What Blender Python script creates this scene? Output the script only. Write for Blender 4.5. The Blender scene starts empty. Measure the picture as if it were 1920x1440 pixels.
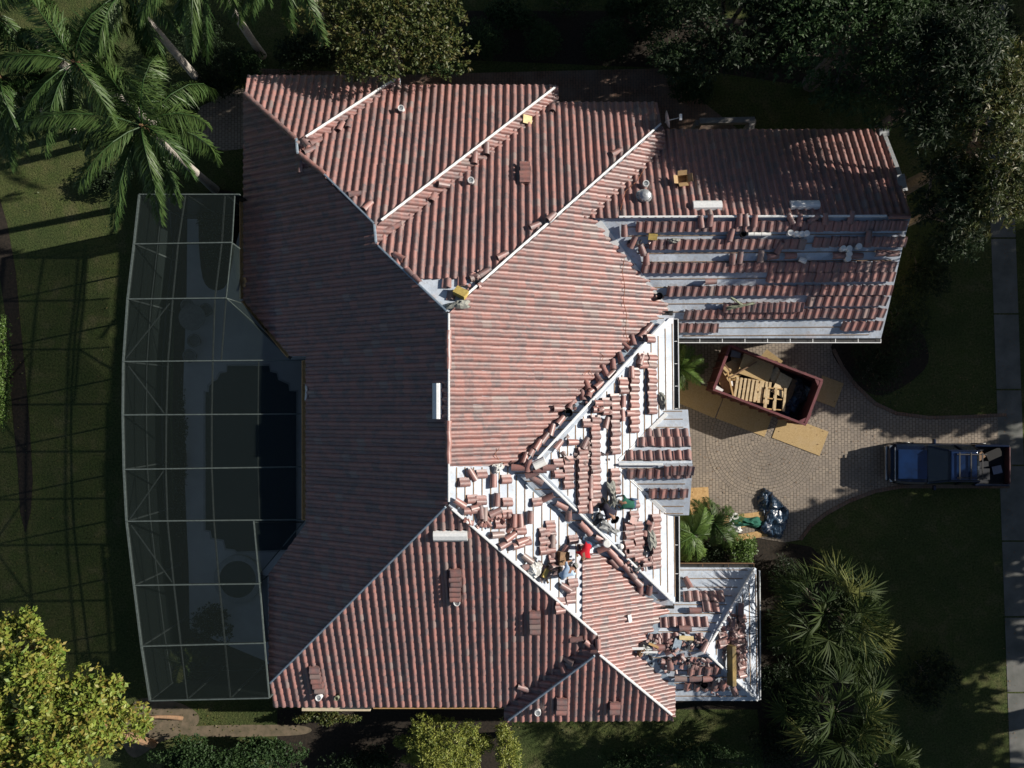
import bpy, math, random
import numpy as np
from mathutils import Vector, Matrix
random.seed(7); RNG = np.random.default_rng(7)
C = bpy.context.scene
R = math.radians
# ---------------------------------------------------------------- camera (surveyed from the photograph)
H, F, TX, TY, YAW, M = 37.0, 1476.67, 25.04, 38.14, -0.00493, 0.5465
def ray(px, py):
    a = math.atan2(-TY, F); ca, sa = math.cos(a), math.sin(a)
    d = ((px-960)/F, (720-py)/F, -1.0)
    return _rot(d)
def _rot(d):
    a = math.atan2(-TY, F); ca, sa = math.cos(a), math.sin(a)
    d = (d[0], d[1]*ca+d[2]*sa, -d[1]*sa+d[2]*ca)
    b = math.atan2(TX/F*ca, 1); cb, sb = math.cos(b), math.sin(b)
    d = (d[0]*cb+d[2]*sb, d[1], -d[0]*sb+d[2]*cb)
    c, s = math.cos(YAW), math.sin(YAW)
    return Vector((d[0]*c-d[1]*s, d[0]*s+d[1]*c, d[2]))
def at(px, py, z=0.0):
    d = ray(px, py); t = (z-H)/d.z
    return Vector((d.x*t, d.y*t, z))
cd = bpy.data.cameras.new('camera'); cam = bpy.data.objects.new('camera', cd); C.collection.objects.link(cam)
cx, cy, cz = _rot((1,0,0)), _rot((0,1,0)), _rot((0,0,1))
cam.matrix_world = Matrix(((cx.x,cy.x,cz.x,0),(cx.y,cy.y,cz.y,0),(cx.z,cy.z,cz.z,H),(0,0,0,1)))
cd.sensor_width = 36; cd.lens = F*36/1920; cd.clip_end = 2000; C.camera = cam
# ---------------------------------------------------------------- sky, sun, exposure
SUN_EL, SUN_AZ = R(26.3), R(11.5)      # azimuth counted from +X towards +Y
w = bpy.data.worlds.new('World'); C.world = w; w.use_nodes = True
nt = w.node_tree; bg = nt.nodes['Background']; sk = nt.nodes.new('ShaderNodeTexSky')
sk.sky_type = 'NISHITA'; sk.sun_disc = False; sk.sun_elevation = SUN_EL; sk.sun_rotation = math.pi/2 - SUN_AZ
nt.links.new(sk.outputs[0], bg.inputs[0]); bg.inputs[1].default_value = 0.043
sl = bpy.data.lights.new('sun', 'SUN'); sl.energy = 4.8; sl.angle = R(0.5); sl.color = (1, .93, .84)
so = bpy.data.objects.new('sun', sl); C.collection.objects.link(so)
sd = Vector((math.cos(SUN_EL)*math.cos(SUN_AZ), math.cos(SUN_EL)*math.sin(SUN_AZ), math.sin(SUN_EL)))
so.rotation_euler = sd.to_track_quat('Z', 'Y').to_euler(); so.location = (40, 10, 30)
C.view_settings.view_transform = 'Standard'; C.view_settings.look = 'None'
C.view_settings.exposure = 0.68; C.view_settings.gamma = 1; C.view_settings.use_curve_mapping = False
C.cycles.max_bounces = 6; C.cycles.transparent_max_bounces = 12; C.cycles.use_denoising = True
# ---------------------------------------------------------------- materials
MATS = {}
def node(nt, typ, **kw):
    n = nt.nodes.new('ShaderNode'+typ)
    for k, v in kw.items():
        if k == 'i':
            for kk, vv in v.items(): n.inputs[kk].default_value = vv
        else: setattr(n, k, v)
    return n
def rgba(c): return (c[0], c[1], c[2], 1)
def base(name, rough=.8, metal=0, spec=.3):
    m = bpy.data.materials.new(name); m.use_nodes = True; MATS[name] = m
    b = m.node_tree.nodes['Principled BSDF']
    b.inputs['Roughness'].default_value = rough; b.inputs['Metallic'].default_value = metal
    b.inputs['Specular IOR Level'].default_value = spec
    return m, m.node_tree, b
def mixc(nt, fac, a, b, typ='MIX'):
    n = nt.nodes.new('ShaderNodeMix'); n.data_type = 'RGBA'; n.blend_type = typ
    for s, v in ((0, fac), (6, a), (7, b)):
        if isinstance(v, bpy.types.NodeSocket): nt.links.new(v, n.inputs[s])
        elif isinstance(v, tuple): n.inputs[s].default_value = rgba(v)
        else: n.inputs[s].default_value = v
    return n.outputs[2]
def ramp(nt, sock, a, b, c0=0., c1=1.):
    n = nt.nodes.new('ShaderNodeMapRange'); n.inputs[1].default_value = a; n.inputs[2].default_value = b
    n.inputs[3].default_value = c0; n.inputs[4].default_value = c1; nt.links.new(sock, n.inputs[0]); return n.outputs[0]
def noise(nt, scale, detail=4, vec=None, rough=.6, out=0):
    n = node(nt, 'TexNoise', i={'Scale': scale, 'Detail': detail, 'Roughness': rough})
    if vec is None:
        tc = node(nt, 'TexCoord'); vec = tc.outputs['Object']
    nt.links.new(vec, n.inputs['Vector']); return n.outputs[out]
def bump(nt, b, sock, dist, strength=.6):
    n = node(nt, 'Bump', i={'Distance': dist, 'Strength': strength})
    nt.links.new(sock, n.inputs['Height']); nt.links.new(n.outputs[0], b.inputs['Normal'])
def simple(name, a, b=None, scale=6, rough=.75, metal=0, spec=.3, bmp=0.0, lo=.35, hi=.65):
    m, nt, bs = base(name, rough, metal, spec)
    b = b or tuple(x*.72 for x in a)
    nz = noise(nt, scale)
    nt.links.new(mixc(nt, ramp(nt, nz, lo, hi), a, b), bs.inputs['Base Color'])
    if bmp: bump(nt, bs, nz, bmp)
    return m
def tile_mat():
    m, nt, bs = base('clay_tile', .49, 0, .85)
    at1 = node(nt, 'Attribute', attribute_name='rnd'); oi = node(nt, 'ObjectInfo')
    add = node(nt, 'Math', operation='ADD'); nt.links.new(at1.outputs['Fac'], add.inputs[0]); nt.links.new(oi.outputs['Random'], add.inputs[1])
    fr = node(nt, 'Math', operation='FRACT'); nt.links.new(add.outputs[0], fr.inputs[0])
    nz = noise(nt, 3.6, 4); n2 = noise(nt, 15, 4); n3 = noise(nt, .35, 3)
    s = node(nt, 'Math', operation='MULTIPLY_ADD'); nt.links.new(fr.outputs[0], s.inputs[0]); s.inputs[1].default_value = .27; nt.links.new(nz, s.inputs[2])
    grey = ramp(nt, s.outputs[0], .50, .84)
    c = mixc(nt, grey, (.275, .122, .103), (.105, .083, .086))
    c = mixc(nt, ramp(nt, n2, .42, .75, 0, .5), c, (.31, .185, .16))
    pale = node(nt, 'Math', operation='GREATER_THAN'); nt.links.new(fr.outputs[0], pale.inputs[0]); pale.inputs[1].default_value = .955
    c = mixc(nt, ramp(nt, pale.outputs[0], 0, 1, 0, .5), c, (.27, .215, .19))
    c = mixc(nt, ramp(nt, n3, .4, .75, 0, .3), c, (.20, .115, .10))
    at2 = node(nt, 'Attribute', attribute_name='rnd2'); c = mixc(nt, ramp(nt, at2.outputs['Fac'], .58, .95, 0, .5), c, (.095, .075, .074))   # rain streaks running down the rows
    # lichen / dirt
    n4 = noise(nt, 42, 2)
    c = mixc(nt, ramp(nt, n4, .66, .74, 0, .55), c, (.09, .075, .07))
    nt.links.new(c, bs.inputs['Base Color']); bump(nt, bs, n2, .006)
    return m
tile_mat()
def under_mat():
    m, nt, bs = base('underlayment', .7, 0, .35)
    n1 = noise(nt, .9, 5); n2 = noise(nt, 7, 4); n3 = noise(nt, 30, 3)
    c = mixc(nt, ramp(nt, n1, .35, .62), (.54, .60, .675), (.37, .42, .485))  # blue of the sky light is mixed into the white membrane's base
    c = mixc(nt, ramp(nt, n2, .52, .70, 0, .6), c, (.36, .35, .33))
    c = mixc(nt, ramp(nt, n3, .66, .74, 0, .5), c, (.34, .30, .26))
    tc = node(nt, 'TexCoord')
    br = node(nt, 'TexBrick', i={'Scale': 1.0, 'Mortar Size': .004, 'Brick Width': 2.3, 'Row Height': .92}); br.offset = .5
    nt.links.new(tc.outputs['Object'], br.inputs['Vector'])
    c = mixc(nt, ramp(nt, br.outputs['Fac'], 0, 1, 0, .4), c, (.30, .31, .31))
    n4 = noise(nt, 2.6, 6, rough=.75); c = mixc(nt, ramp(nt, n4, .55, .68, 0, .55), c, (.30, .30, .30))      # scuffs and footprints
    n5 = noise(nt, .55, 3); c = mixc(nt, ramp(nt, n5, .60, .72, 0, .35), c, (.42, .27, .21))                  # red tile dust
    nt.links.new(c, bs.inputs['Base Color']); bump(nt, bs, n2, .02)
    return m
under_mat()
simple('batten', (.30, .22, .15), (.20, .14, .09), 9)
simple('white_metal', (.74, .75, .74), (.62, .64, .64), 12, .42, 0, .5)
simple('blue_flash', (.33, .40, .46), (.22, .28, .34), 8, .5)
simple('dark_metal', (.035, .034, .033), None, 8, .5)
simple('aluminium', (.085, .105, .10), (.055, .07, .066), 10, .55)
simple('galv', (.45, .47, .48), (.33, .35, .36), 10, .4, .4)
simple('stucco', (.55, .47, .33), (.47, .40, .28), 5, .9)
simple('grey_stucco', (.22, .21, .19), (.16, .15, .14), 5, .9)
simple('wood_tan', (.50, .33, .15), (.36, .22, .09), 7)
simple('wood_pale', (.56, .44, .27), (.42, .31, .17), 9)
simple('wood_brown', (.22, .13, .07), (.13, .08, .045), 7)
simple('cardboard', (.40, .27, .14), (.32, .21, .10), 5)
simple('paper', (.62, .50, .28), (.5, .4, .2), 5)
simple('mottled_beam', (.23, .16, .055), (.10, .075, .035), 3, bmp=.01)
simple('yellow', (.46, .35, .11), (.33, .24, .07), 9)
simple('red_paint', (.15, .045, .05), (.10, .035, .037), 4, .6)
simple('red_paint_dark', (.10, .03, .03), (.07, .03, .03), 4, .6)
simple('dumpster_floor', (.04, .03, .028), (.06, .045, .04), 5, .9)
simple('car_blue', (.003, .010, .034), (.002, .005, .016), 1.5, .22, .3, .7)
simple('car_sky_sheen', (.005, .024, .085), (.003, .012, .04), 1.2, .2, .3, .7)  # same blue paint lightened: sky reflection on bonnet and roof put into the colour
simple('bed_liner', (.012, .014, .02), None, 5, .7)
simple('car_glass', (.012, .016, .02), None, 3, .08, 0, .8)
simple('rubber', (.012, .012, .012), None, 6, .8)
simple('chrome', (.5, .5, .48), None, 6, .25, .9)
simple('white_plastic', (.78, .78, .75), (.66, .66, .63), 9, .4)
simple('grey_plastic', (.25, .26, .26), (.18, .19, .19), 7, .5)
simple('green_glass', (.24, .26, .18), (.19, .21, .15), 6, .6)
simple('cloth_grey', (.30, .30, .26), (.16, .17, .16), 12, .9, bmp=.02)
simple('cloth_green', (.02, .11, .075), None, 9, .9)
simple('cloth_red', (.52, .015, .03), (.42, .01, .02), 9, .9)
simple('cloth_navy', (.022, .024, .04), (.035, .03, .045), 9, .9)
simple('cloth_jeans', (.05, .09, .15), (.035, .06, .11), 14, .9)
simple('cloth_sky', (.42, .55, .70), (.34, .46, .62), 9, .9)
simple('cloth_white', (.66, .66, .62), (.5, .5, .48), 9, .9)
simple('cloth_black', (.015, .016, .015), None, 9, .9)
simple('skin', (.33, .18, .115), None, 9, .6)
simple('glove', (.26, .15, .09), None, 9, .8)
simple('hair', (.02, .014, .01), None, 30, .7)
simple('bark', (.20, .17, .14), (.12, .10, .08), 8, .9, bmp=.02)
simple('palm_bark', (.40, .37, .32), (.29, .265, .235), 6, .85)
simple('rust_bark', (.24, .14, .08), (.15, .10, .06), 9, .9)
simple('fibre', (.24, .14, .07), (.13, .08, .045), 12, .9)
simple('mulch', (.032, .024, .017), (.014, .012, .009), 9, .95, bmp=.03)
simple('soil', (.16, .125, .085), (.10, .085, .055), 3, .95, bmp=.02)
simple('pool_plaster', (.018, .036, .046), (.012, .026, .034), .6, .35)
simple('deck', (.60, .62, .63), (.50, .52, .53), .8, .9)
simple('coping', (.42, .44, .45), (.34, .36, .37), 3, .9)
simple('wire', (.25, .08, .03), None, 3, .6)
simple('slate', (.045, .048, .055), None, 3, .6)
def grass_mat():
    m, nt, bs = base('grass', .95, 0, .1)
    n1 = noise(nt, .22, 5); n2 = noise(nt, 1.6, 5); n3 = noise(nt, 11, 6, rough=.75)
    c = mixc(nt, ramp(nt, n2, .35, .65), (.070, .095, .028), (.105, .108, .042))
    c = mixc(nt, ramp(nt, n1, .42, .62, 0, .8), c, (.048, .070, .024)); n6 = noise(nt, .8, 4); c = mixc(nt, ramp(nt, n6, .56, .72, 0, .6), c, (.15, .135, .07))
    c = mixc(nt, ramp(nt, n3, .42, .70), c, (.014, .022, .008))
    n4 = noise(nt, 24, 3)
    c = mixc(nt, ramp(nt, n4, .62, .76, 0, .7), c, (.16, .15, .07))
    nt.links.new(c, bs.inputs['Base Color']); bump(nt, bs, n3, .07, 1)
    return m
grass_mat()
def paver_mat(name, polar=False, bw=.2, rh=.15, a=(.285,.24,.19), b=(.22,.188,.155)):
    m, nt, bs = base(name, .9, 0, .15)
    tc = node(nt, 'TexCoord'); vec = tc.outputs['Object']
    if polar:
        sp = node(nt, 'SeparateXYZ'); nt.links.new(vec, sp.inputs[0])
        an = node(nt, 'Math', operation='ARCTAN2'); nt.links.new(sp.outputs[1], an.inputs[0]); nt.links.new(sp.outputs[0], an.inputs[1])
        ln = node(nt, 'VectorMath', operation='LENGTH'); nt.links.new(vec, ln.inputs[0])
        fl = node(nt, 'Math', operation='SNAP'); nt.links.new(ln.outputs['Value'], fl.inputs[0]); fl.inputs[1].default_value = .75
        fa = node(nt, 'Math', operation='ADD'); nt.links.new(fl.outputs[0], fa.inputs[0]); fa.inputs[1].default_value = .45
        mu = node(nt, 'Math', operation='MULTIPLY'); nt.links.new(an.outputs[0], mu.inputs[0]); nt.links.new(fa.outputs[0], mu.inputs[1])
        cb = node(nt, 'CombineXYZ'); nt.links.new(mu.outputs[0], cb.inputs[0]); nt.links.new(ln.outputs['Value'], cb.inputs[1]); vec = cb.outputs[0]
    else:
        mp = node(nt, 'Mapping'); mp.inputs['Rotation'].default_value = (0, 0, R(90)); nt.links.new(vec, mp.inputs[0]); vec = mp.outputs[0]
    br = node(nt, 'TexBrick', i={'Scale': 1., 'Mortar Size': .012, 'Mortar Smooth': .3, 'Bias': -.1, 'Brick Width': bw, 'Row Height': rh,
              'Color1': rgba(a), 'Color2': rgba(b), 'Mortar': (.055, .05, .04, 1)})
    br.offset = .5; nt.links.new(vec, br.inputs['Vector'])
    n1 = noise(nt, 1.1, 4); n2 = noise(nt, 9, 5)
    n0 = noise(nt, .35, 5, rough=.7)
    c = mixc(nt, ramp(nt, n1, .4, .7, 0, .4), br.outputs['Color'], (.235, .20, .17)); c = mixc(nt, ramp(nt, n0, .48, .66, 0, .5), c, (.13, .115, .10))
    c = mixc(nt, ramp(nt, n2, .5, .8, 0, .45), c, (.15, .12, .095))
    nt.links.new(c, bs.inputs['Base Color'])
    return m
paver_mat('pavers'); paver_mat('pavers_ring', True)
paver_mat('pavers_red', a=(.17,.10,.07), b=(.12,.075,.055), bw=.26, rh=.13)
simple('concrete', (.15, .15, .14), (.095, .10, .09), 1.2, .9)
def osb_mat():
    m, nt, bs = base('osb', .85, 0, .2)
    v = node(nt, 'TexVoronoi', i={'Scale': 26.}); tc = node(nt, 'TexCoord'); nt.links.new(tc.outputs['Object'], v.inputs['Vector'])
    c = mixc(nt, v.outputs['Color'], (.44, .32, .16), (.33, .23, .11)); n1 = noise(nt, 2, 4)
    c = mixc(nt, ramp(nt, n1, .5, .7, 0, .6), c, (.40, .30, .17)); nt.links.new(c, bs.inputs['Base Color'])
osb_mat()
def tarp_mat():
    m, nt, bs = base('tarp', .33, 0, .7)
    n = noise(nt, 2.3, 3); nt.links.new(mixc(nt, ramp(nt, n, .4, .6), (.012, .022, .045), (.03, .06, .10)), bs.inputs['Base Color']); bump(nt, bs, noise(nt, 9, 3), .03)
tarp_mat()
def water_mat():
    m, nt, bs = base('water', .06, 0, .6); bs.inputs['Base Color'].default_value = (.012, .03, .038, 1)
    n = noise(nt, 3, 3); bump(nt, bs, n, .01)
water_mat()
def screen_mat():
    m, nt, bs = base('screen_mesh', .9, 0, .05)
    bs.inputs['Base Color'].default_value = (.014, .020, .019, 1)
    g = node(nt, 'NewGeometry'); d = node(nt, 'VectorMath', operation='DOT_PRODUCT'); nt.links.new(g.outputs['Normal'], d.inputs[0]); nt.links.new(g.outputs['Incoming'], d.inputs[1])
    ab = node(nt, 'Math', operation='ABSOLUTE'); nt.links.new(d.outputs['Value'], ab.inputs[0]); mx = node(nt, 'Math', operation='MAXIMUM'); nt.links.new(ab.outputs[0], mx.inputs[0]); mx.inputs[1].default_value = .15
    iv = node(nt, 'Math', operation='DIVIDE'); iv.inputs[0].default_value = 1; nt.links.new(mx.outputs[0], iv.inputs[1]); pw = node(nt, 'Math', operation='POWER'); pw.inputs[0].default_value = .60; nt.links.new(iv.outputs[0], pw.inputs[1])
    al = node(nt, 'Math', operation='SUBTRACT'); al.inputs[0].default_value = 1; nt.links.new(pw.outputs[0], al.inputs[1]); nt.links.new(al.outputs[0], bs.inputs['Alpha'])   # the weave closes up when crossed at a slant
screen_mat()
def leaf_mat(name, a, b, c2=None, rough=.5, tr=.25, spec=.35):
    m, nt, bs = base(name, rough, 0, spec)
    at1 = node(nt, 'Attribute', attribute_name='rnd')
    c = mixc(nt, at1.outputs['Fac'], a, b)
    if c2:
        at2 = node(nt, 'Attribute', attribute_name='rnd2'); c = mixc(nt, ramp(nt, at2.outputs['Fac'], .45, .9), c, c2)
    nt.links.new(c, bs.inputs['Base Color'])
    t = node(nt, 'BsdfTranslucent'); nt.links.new(c, t.inputs[0]); mx = node(nt, 'MixShader', i={0: tr})
    out = [n for n in nt.nodes if n.type == 'OUTPUT_MATERIAL'][0]
    nt.links.new(bs.outputs[0], mx.inputs[1]); nt.links.new(t.outputs[0], mx.inputs[2]); nt.links.new(mx.outputs[0], out.inputs[0])
leaf_mat('leaf_palm', (.032, .075, .02), (.078, .12, .032), None, .45, .25, .28)
leaf_mat('leaf_fan', (.014, .030, .008), (.048, .068, .016), (.12, .13, .036), .6, .25, .15)
leaf_mat('leaf_yellow', (.09, .17, .025), (.29, .33, .06), (.28, .21, .05), .5, .3)
leaf_mat('leaf_olive', (.032, .055, .014), (.085, .105, .025), (.12, .10, .03), .5)
leaf_mat('leaf_dark', (.010, .020, .009), (.028, .048, .018), None, .55, .25, .2)
leaf_mat('leaf_mid', (.018, .042, .014), (.05, .088, .03), None, .55, .25, .2)
leaf_mat('leaf_lime', (.17, .20, .035), (.32, .33, .07), (.10, .15, .03), .5)
leaf_mat('leaf_bright', (.06, .12, .025), (.13, .20, .045), None, .45)
# ---------------------------------------------------------------- mesh helpers
def link(o, parent=None):
    C.collection.objects.link(o)
    if parent: o.parent = parent
    return o
def tag(o, label=None, cat=None, group=None, kind=None):
    if label: o['label'] = label
    if cat: o['category'] = cat
    if group: o['group'] = group
    if kind: o['kind'] = kind
    return o
def empty(name, loc=(0,0,0), rz=0):
    o = bpy.data.objects.new(name, None); o.location = loc; o.rotation_euler = (0,0,rz); o.empty_display_size = .2; return link(o)
class MB:
    def __init__(s): s.v = []; s.f = []; s.mi = []; s.cur = 0
    def face(s, pts):
        n = len(s.v); s.v += [tuple(p) for p in pts]; s.f.append(tuple(range(n, n+len(pts)))); s.mi.append(s.cur)
    def box(s, c, d, rz=0, rx=0, ry=0, taper=1.0):
        mtx = Matrix.Translation(Vector(c)) @ Matrix.Rotation(rz, 4, 'Z') @ Matrix.Rotation(ry, 4, 'Y') @ Matrix.Rotation(rx, 4, 'X')
        x, y, z = d[0]/2, d[1]/2, d[2]/2; t = taper
        p = [mtx @ Vector(q) for q in ((-x,-y,-z),(x,-y,-z),(x,y,-z),(-x,y,-z),(-x*t,-y*t,z),(x*t,-y*t,z),(x*t,y*t,z),(-x*t,y*t,z))]
        n = len(s.v); s.v += [tuple(q) for q in p]
        for f in ((3,2,1,0),(4,5,6,7),(0,1,5,4),(1,2,6,5),(2,3,7,6),(3,0,4,7)): s.f.append(tuple(n+i for i in f)); s.mi.append(s.cur)
    def bar(s, a, b, w, h=None, up=(0,0,1)):
        a, b = Vector(a), Vector(b); h = h or w; d = (b-a).normalized(); up = Vector(up)
        x = d.cross(up)
        if x.length < 1e-3: x = d.cross(Vector((1,0,0)))
        x.normalize(); y = x.cross(d).normalized(); x *= w/2; y *= h/2
        p = [a-x-y, a+x-y, a+x+y, a-x+y, b-x-y, b+x-y, b+x+y, b-x+y]
        n = len(s.v); s.v += [tuple(q) for q in p]
        for f in ((0,1,2,3),(7,6,5,4),(0,4,5,1),(1,5,6,2),(2,6,7,3),(3,7,4,0)): s.f.append(tuple(n+i for i in f)); s.mi.append(s.cur)
    def tube(s, pts, rad, n=8, cap=True):
        pts = [Vector(p) for p in pts]; rad = rad if isinstance(rad, (list, tuple)) else [rad]*len(pts)
        st = len(s.v); pu = None
        for i, p in enumerate(pts):
            d = (pts[min(i+1, len(pts)-1)]-pts[max(i-1, 0)]).normalized()
            if pu is None: pu = d.orthogonal().normalized()
            else:
                pu = pu - d*pu.dot(d); pu = pu.normalized() if pu.length > 1e-4 else d.orthogonal().normalized()
            q = d.cross(pu)
            for k in range(n):
                a = 2*math.pi*k/n; s.v.append(tuple(p+(pu*math.cos(a)+q*math.sin(a))*rad[i]))
        for i in range(len(pts)-1):
            for k in range(n):
                s.f.append((st+i*n+k, st+i*n+(k+1)%n, st+(i+1)*n+(k+1)%n, st+(i+1)*n+k)); s.mi.append(s.cur)
        if cap:
            s.f.append(tuple(st+k for k in range(n-1,-1,-1))); s.mi.append(s.cur)
            s.f.append(tuple(st+(len(pts)-1)*n+k for k in range(n))); s.mi.append(s.cur)
    def lathe(s, c, prof, n=16, mtx=None):
        st = len(s.v)
        for r_, z in prof:
            for k in range(n):
                a = 2*math.pi*k/n; p = Vector((math.cos(a)*r_, math.sin(a)*r_, z))
                if mtx: p = mtx @ p
                s.v.append(tuple(p+Vector(c)))
        for i in range(len(prof)-1):
            for k in range(n):
                s.f.append((st+i*n+k, st+i*n+(k+1)%n, st+(i+1)*n+(k+1)%n, st+(i+1)*n+k)); s.mi.append(s.cur)
        s.f.append(tuple(st+(len(prof)-1)*n+k for k in range(n))); s.mi.append(s.cur)
    def prism(s, pts, dz):
        b = [Vector(p) for p in pts]; t = [p+Vector((0,0,dz)) for p in b]; n = len(b)
        s.face(t); s.face(b[::-1])
        for i in range(n): s.face([b[i], b[(i+1)%n], t[(i+1)%n], t[i]])
    def build(s, name, mats, parent=None, smooth=False):
        me = bpy.data.meshes.new(name); me.from_pydata(s.v, [], s.f)
        for m in ([mats] if isinstance(mats, str) else mats): me.materials.append(MATS[m])
        if any(s.mi): me.polygons.foreach_set('material_index', s.mi)
        if smooth: me.polygons.foreach_set('use_smooth', [True]*len(me.polygons))
        me.update(); return link(bpy.data.objects.new(name, me), parent)
def np_mesh(name, V, k, mat, parent=None, attrs=None):
    """V: (nfaces, k, 3) separate faces."""
    nf = len(V); me = bpy.data.meshes.new(name)
    me.vertices.add(nf*k); me.vertices.foreach_set('co', np.ascontiguousarray(V, dtype=np.float32).ravel())
    me.loops.add(nf*k); me.loops.foreach_set('vertex_index', np.arange(nf*k, dtype=np.int32))
    me.polygons.add(nf); me.polygons.foreach_set('loop_start', np.arange(0, nf*k, k, dtype=np.int32))
    me.polygons.foreach_set('loop_total', np.full(nf, k, dtype=np.int32))
    for an, av in (attrs or {}).items():
        a = me.attributes.new(an, 'FLOAT', 'FACE'); a.data.foreach_set('value', np.asarray(av, dtype=np.float32))
    me.update(calc_edges=True); me.materials.append(MATS[mat]); return link(bpy.data.objects.new(name, me), parent)
def sheet(name, pts, mat, origin=None, kind='structure', z=0.0, parent=None):
    o0 = Vector(origin or (0,0,0)); mb = MB(); mb.face([Vector(p)-o0+Vector((0,0,z)) for p in pts])
    o = mb.build(name, mat, parent); o.location = o0
    if kind: o['kind'] = kind
    return o
def P(pts, z=0.0): return [at(x, y, z) for x, y in pts]
def smoothpoly(pts, n=6):
    out = []; k = len(pts)
    for i in range(k):
        p0, p1, p2, p3 = (Vector(pts[(i+j-1) % k]) for j in range(4))
        for t in range(n):
            t = t/n; out.append(tuple(.5*((2*p1)+(p2-p0)*t+(2*p0-5*p1+4*p2-p3)*t*t+(3*p1-p0-3*p2+p3)*t**3)))
    return out
# ================================================================= THE SETTING
def ccw(pts):
    a = sum(pts[i][0]*pts[(i+1)%len(pts)][1]-pts[(i+1)%len(pts)][0]*pts[i][1] for i in range(len(pts)))
    return pts if a > 0 else pts[::-1]
def gsheet(name, px, mat, z, origin=None, smooth=False):
    if smooth: px = smoothpoly([Vector((x, y)) for x, y in px])
    return sheet(name, ccw(P([(p[0], p[1]) for p in px])), mat, origin=origin, z=z)
g = MB(); g.face([(-600,-600,0),(600,-600,0),(600,600,0),(-600,600,0)]); go = g.build('ground', 'grass'); go['kind'] = 'structure'
# driveway of pavers, with its round medallion
dr = [(1262,600),(1560,612),(1562,655),(1580,690),(1604,722),(1640,756),(1680,775),(1740,783),(1800,782),(1893,776),(1898,914),(1760,912),(1690,912),(1640,921),(1590,940),(1550,962),(1520,985),(1500,1012),(1440,1022),(1380,1000),(1375,975),(1320,962),(1240,958)]
gsheet('driveway', dr, 'pavers', .008)
cc = at(1432, 826); mb = MB(); mb.face([(math.cos(i*math.pi/32)*2.7, math.sin(i*math.pi/32)*2.7, 0) for i in range(64)])
o = mb.build('driveway_medallion', 'pavers_ring'); o.location = (cc.x, cc.y, .014); o['kind'] = 'structure'
edge = [(1562,655),(1580,690),(1604,722),(1640,756),(1680,775),(1740,783),(1800,782),(1886,778)]
edge2 = [(1892,912),(1760,912),(1690,912),(1640,921),(1590,940),(1550,962),(1520,985),(1500,1012)]
for e in (edge, edge2):
    mb = MB(); q = P(e)
    for a, b in zip(q, q[1:]): mb.bar(a+Vector((0,0,.02)), b+Vector((0,0,.02)), .16, .05)
    mb.build('driveway_edging', 'pavers_red')['kind'] = 'structure'
# pavement slabs and road
for i in range(12):
    y0, y1 = -120+i*142, -120+(i+1)*142-3
    xl = lambda y: 1842+ (y/1440.)*52
    gsheet('pavement', [(xl(y0), y0), (xl(y0)+46, y0), (xl(y1)+46, y1), (xl(y1), y1)], 'concrete', .012)
gsheet('road', [(2130,-500),(2600,-500),(2600,2000),(2200,2000)], 'concrete', .006)
# garden path curving round the west side, path along the north wall
gsheet('garden_path', [(470,175),(430,170),(400,188),(370,205),(352,232),(372,262),(420,282),(480,262)], 'pavers', .01, smooth=True)
gsheet('garden_path', [(480,128),(760,140),(1250,128),(1290,170),(1460,300),(1700,330),(1700,420),(1200,420),(700,300),(480,300)], 'pavers_red', .006)
# mulch bed on the far left
gsheet('mulch_bed', [(-40,330),(0,372),(14,420),(30,510),(38,600),(48,700),(56,800),(62,900),(58,960),(48,1000),(38,960),(34,880),(26,800),(18,700),(12,600),(0,520),(-40,500)], 'mulch', .012)
gsheet('bare_soil', [(258,1312),(330,1316),(372,1340),(360,1368),(300,1392),(250,1420),(225,1370)], 'soil', .012, smooth=True)
gsheet('bare_soil', [(360,1362),(560,1360),(560,1378),(360,1380)], 'soil', .010, smooth=True)
gsheet('mulch_bed', [(1262,985),(1330,985),(1430,1010),(1520,1025),(1560,1060),(1640,1150),(1600,1330),(1560,1500),(1440,1500),(1420,1330),(1262,1330)], 'mulch', .012)
gsheet('mulch_bed', [(860,20),(1240,20),(1800,80),(1780,200),(1300,130),(860,112)], 'mulch', .004)  # eastern stretch: dark mulch over the grass stands in for tree shade
gsheet('mulch_bed', [(1562,640),(1700,600),(1740,680),(1660,740),(1600,715)], 'mulch', .016, smooth=True)
gsheet('mulch_bed', [(520,1330),(960,1330),(960,1500),(520,1500)], 'mulch', .004)
# pool deck, pool and spa under the screen
Z0 = .02
gsheet('pool_deck', [(316,372),(560,372),(620,690),(620,980),(540,1080),(540,1285),(350,1280),(336,1200),(330,1060),(328,940),(326,780),(328,670),(330,560)], 'deck', Z0)
gsheet('planting_bed', [(318,372),(352,372),(350,560),(345,690),(342,780),(346,880),(350,980),(354,1060),(356,1180),(500,1240),(500,1285),(350,1284),(336,1200),(328,1060),(326,940),(324,780),(326,670),(328,560)], 'mulch', Z0+.006)
gsheet('planting_bed', [(380,372),(455,372),(440,470),(420,540),(380,520)], 'mulch', Z0+.006, smooth=True)
pool = [(427,686),(505,686),(507,697),(519,700),(522,712),(541,721),(543,733),(556,734),(556,1030),(445,1034),(440,1030),(424,1028),(420,1012),(398,1008),(396,995),(386,993),(386,735),(392,735),(393,724),(400,716),(408,712),(414,700),(426,698)]
cen = Vector((475,860))
gsheet('pool_coping', [(cen.x+(x-cen.x)*1.045, cen.y+(y-cen.y)*1.02) for x, y in pool], 'coping', Z0+.010)
gsheet('pool_water', pool, 'water', Z0+.016)
sc_ = at(449,1084); mb = MB(); mb.lathe((0,0,0), [(1.12,0),(1.12,.22),(.86,.22),(.86,.16)], 32); o = mb.build('spa', 'coping'); o.location = (sc_.x, sc_.y, Z0+.02); o['kind'] = 'structure'
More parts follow.
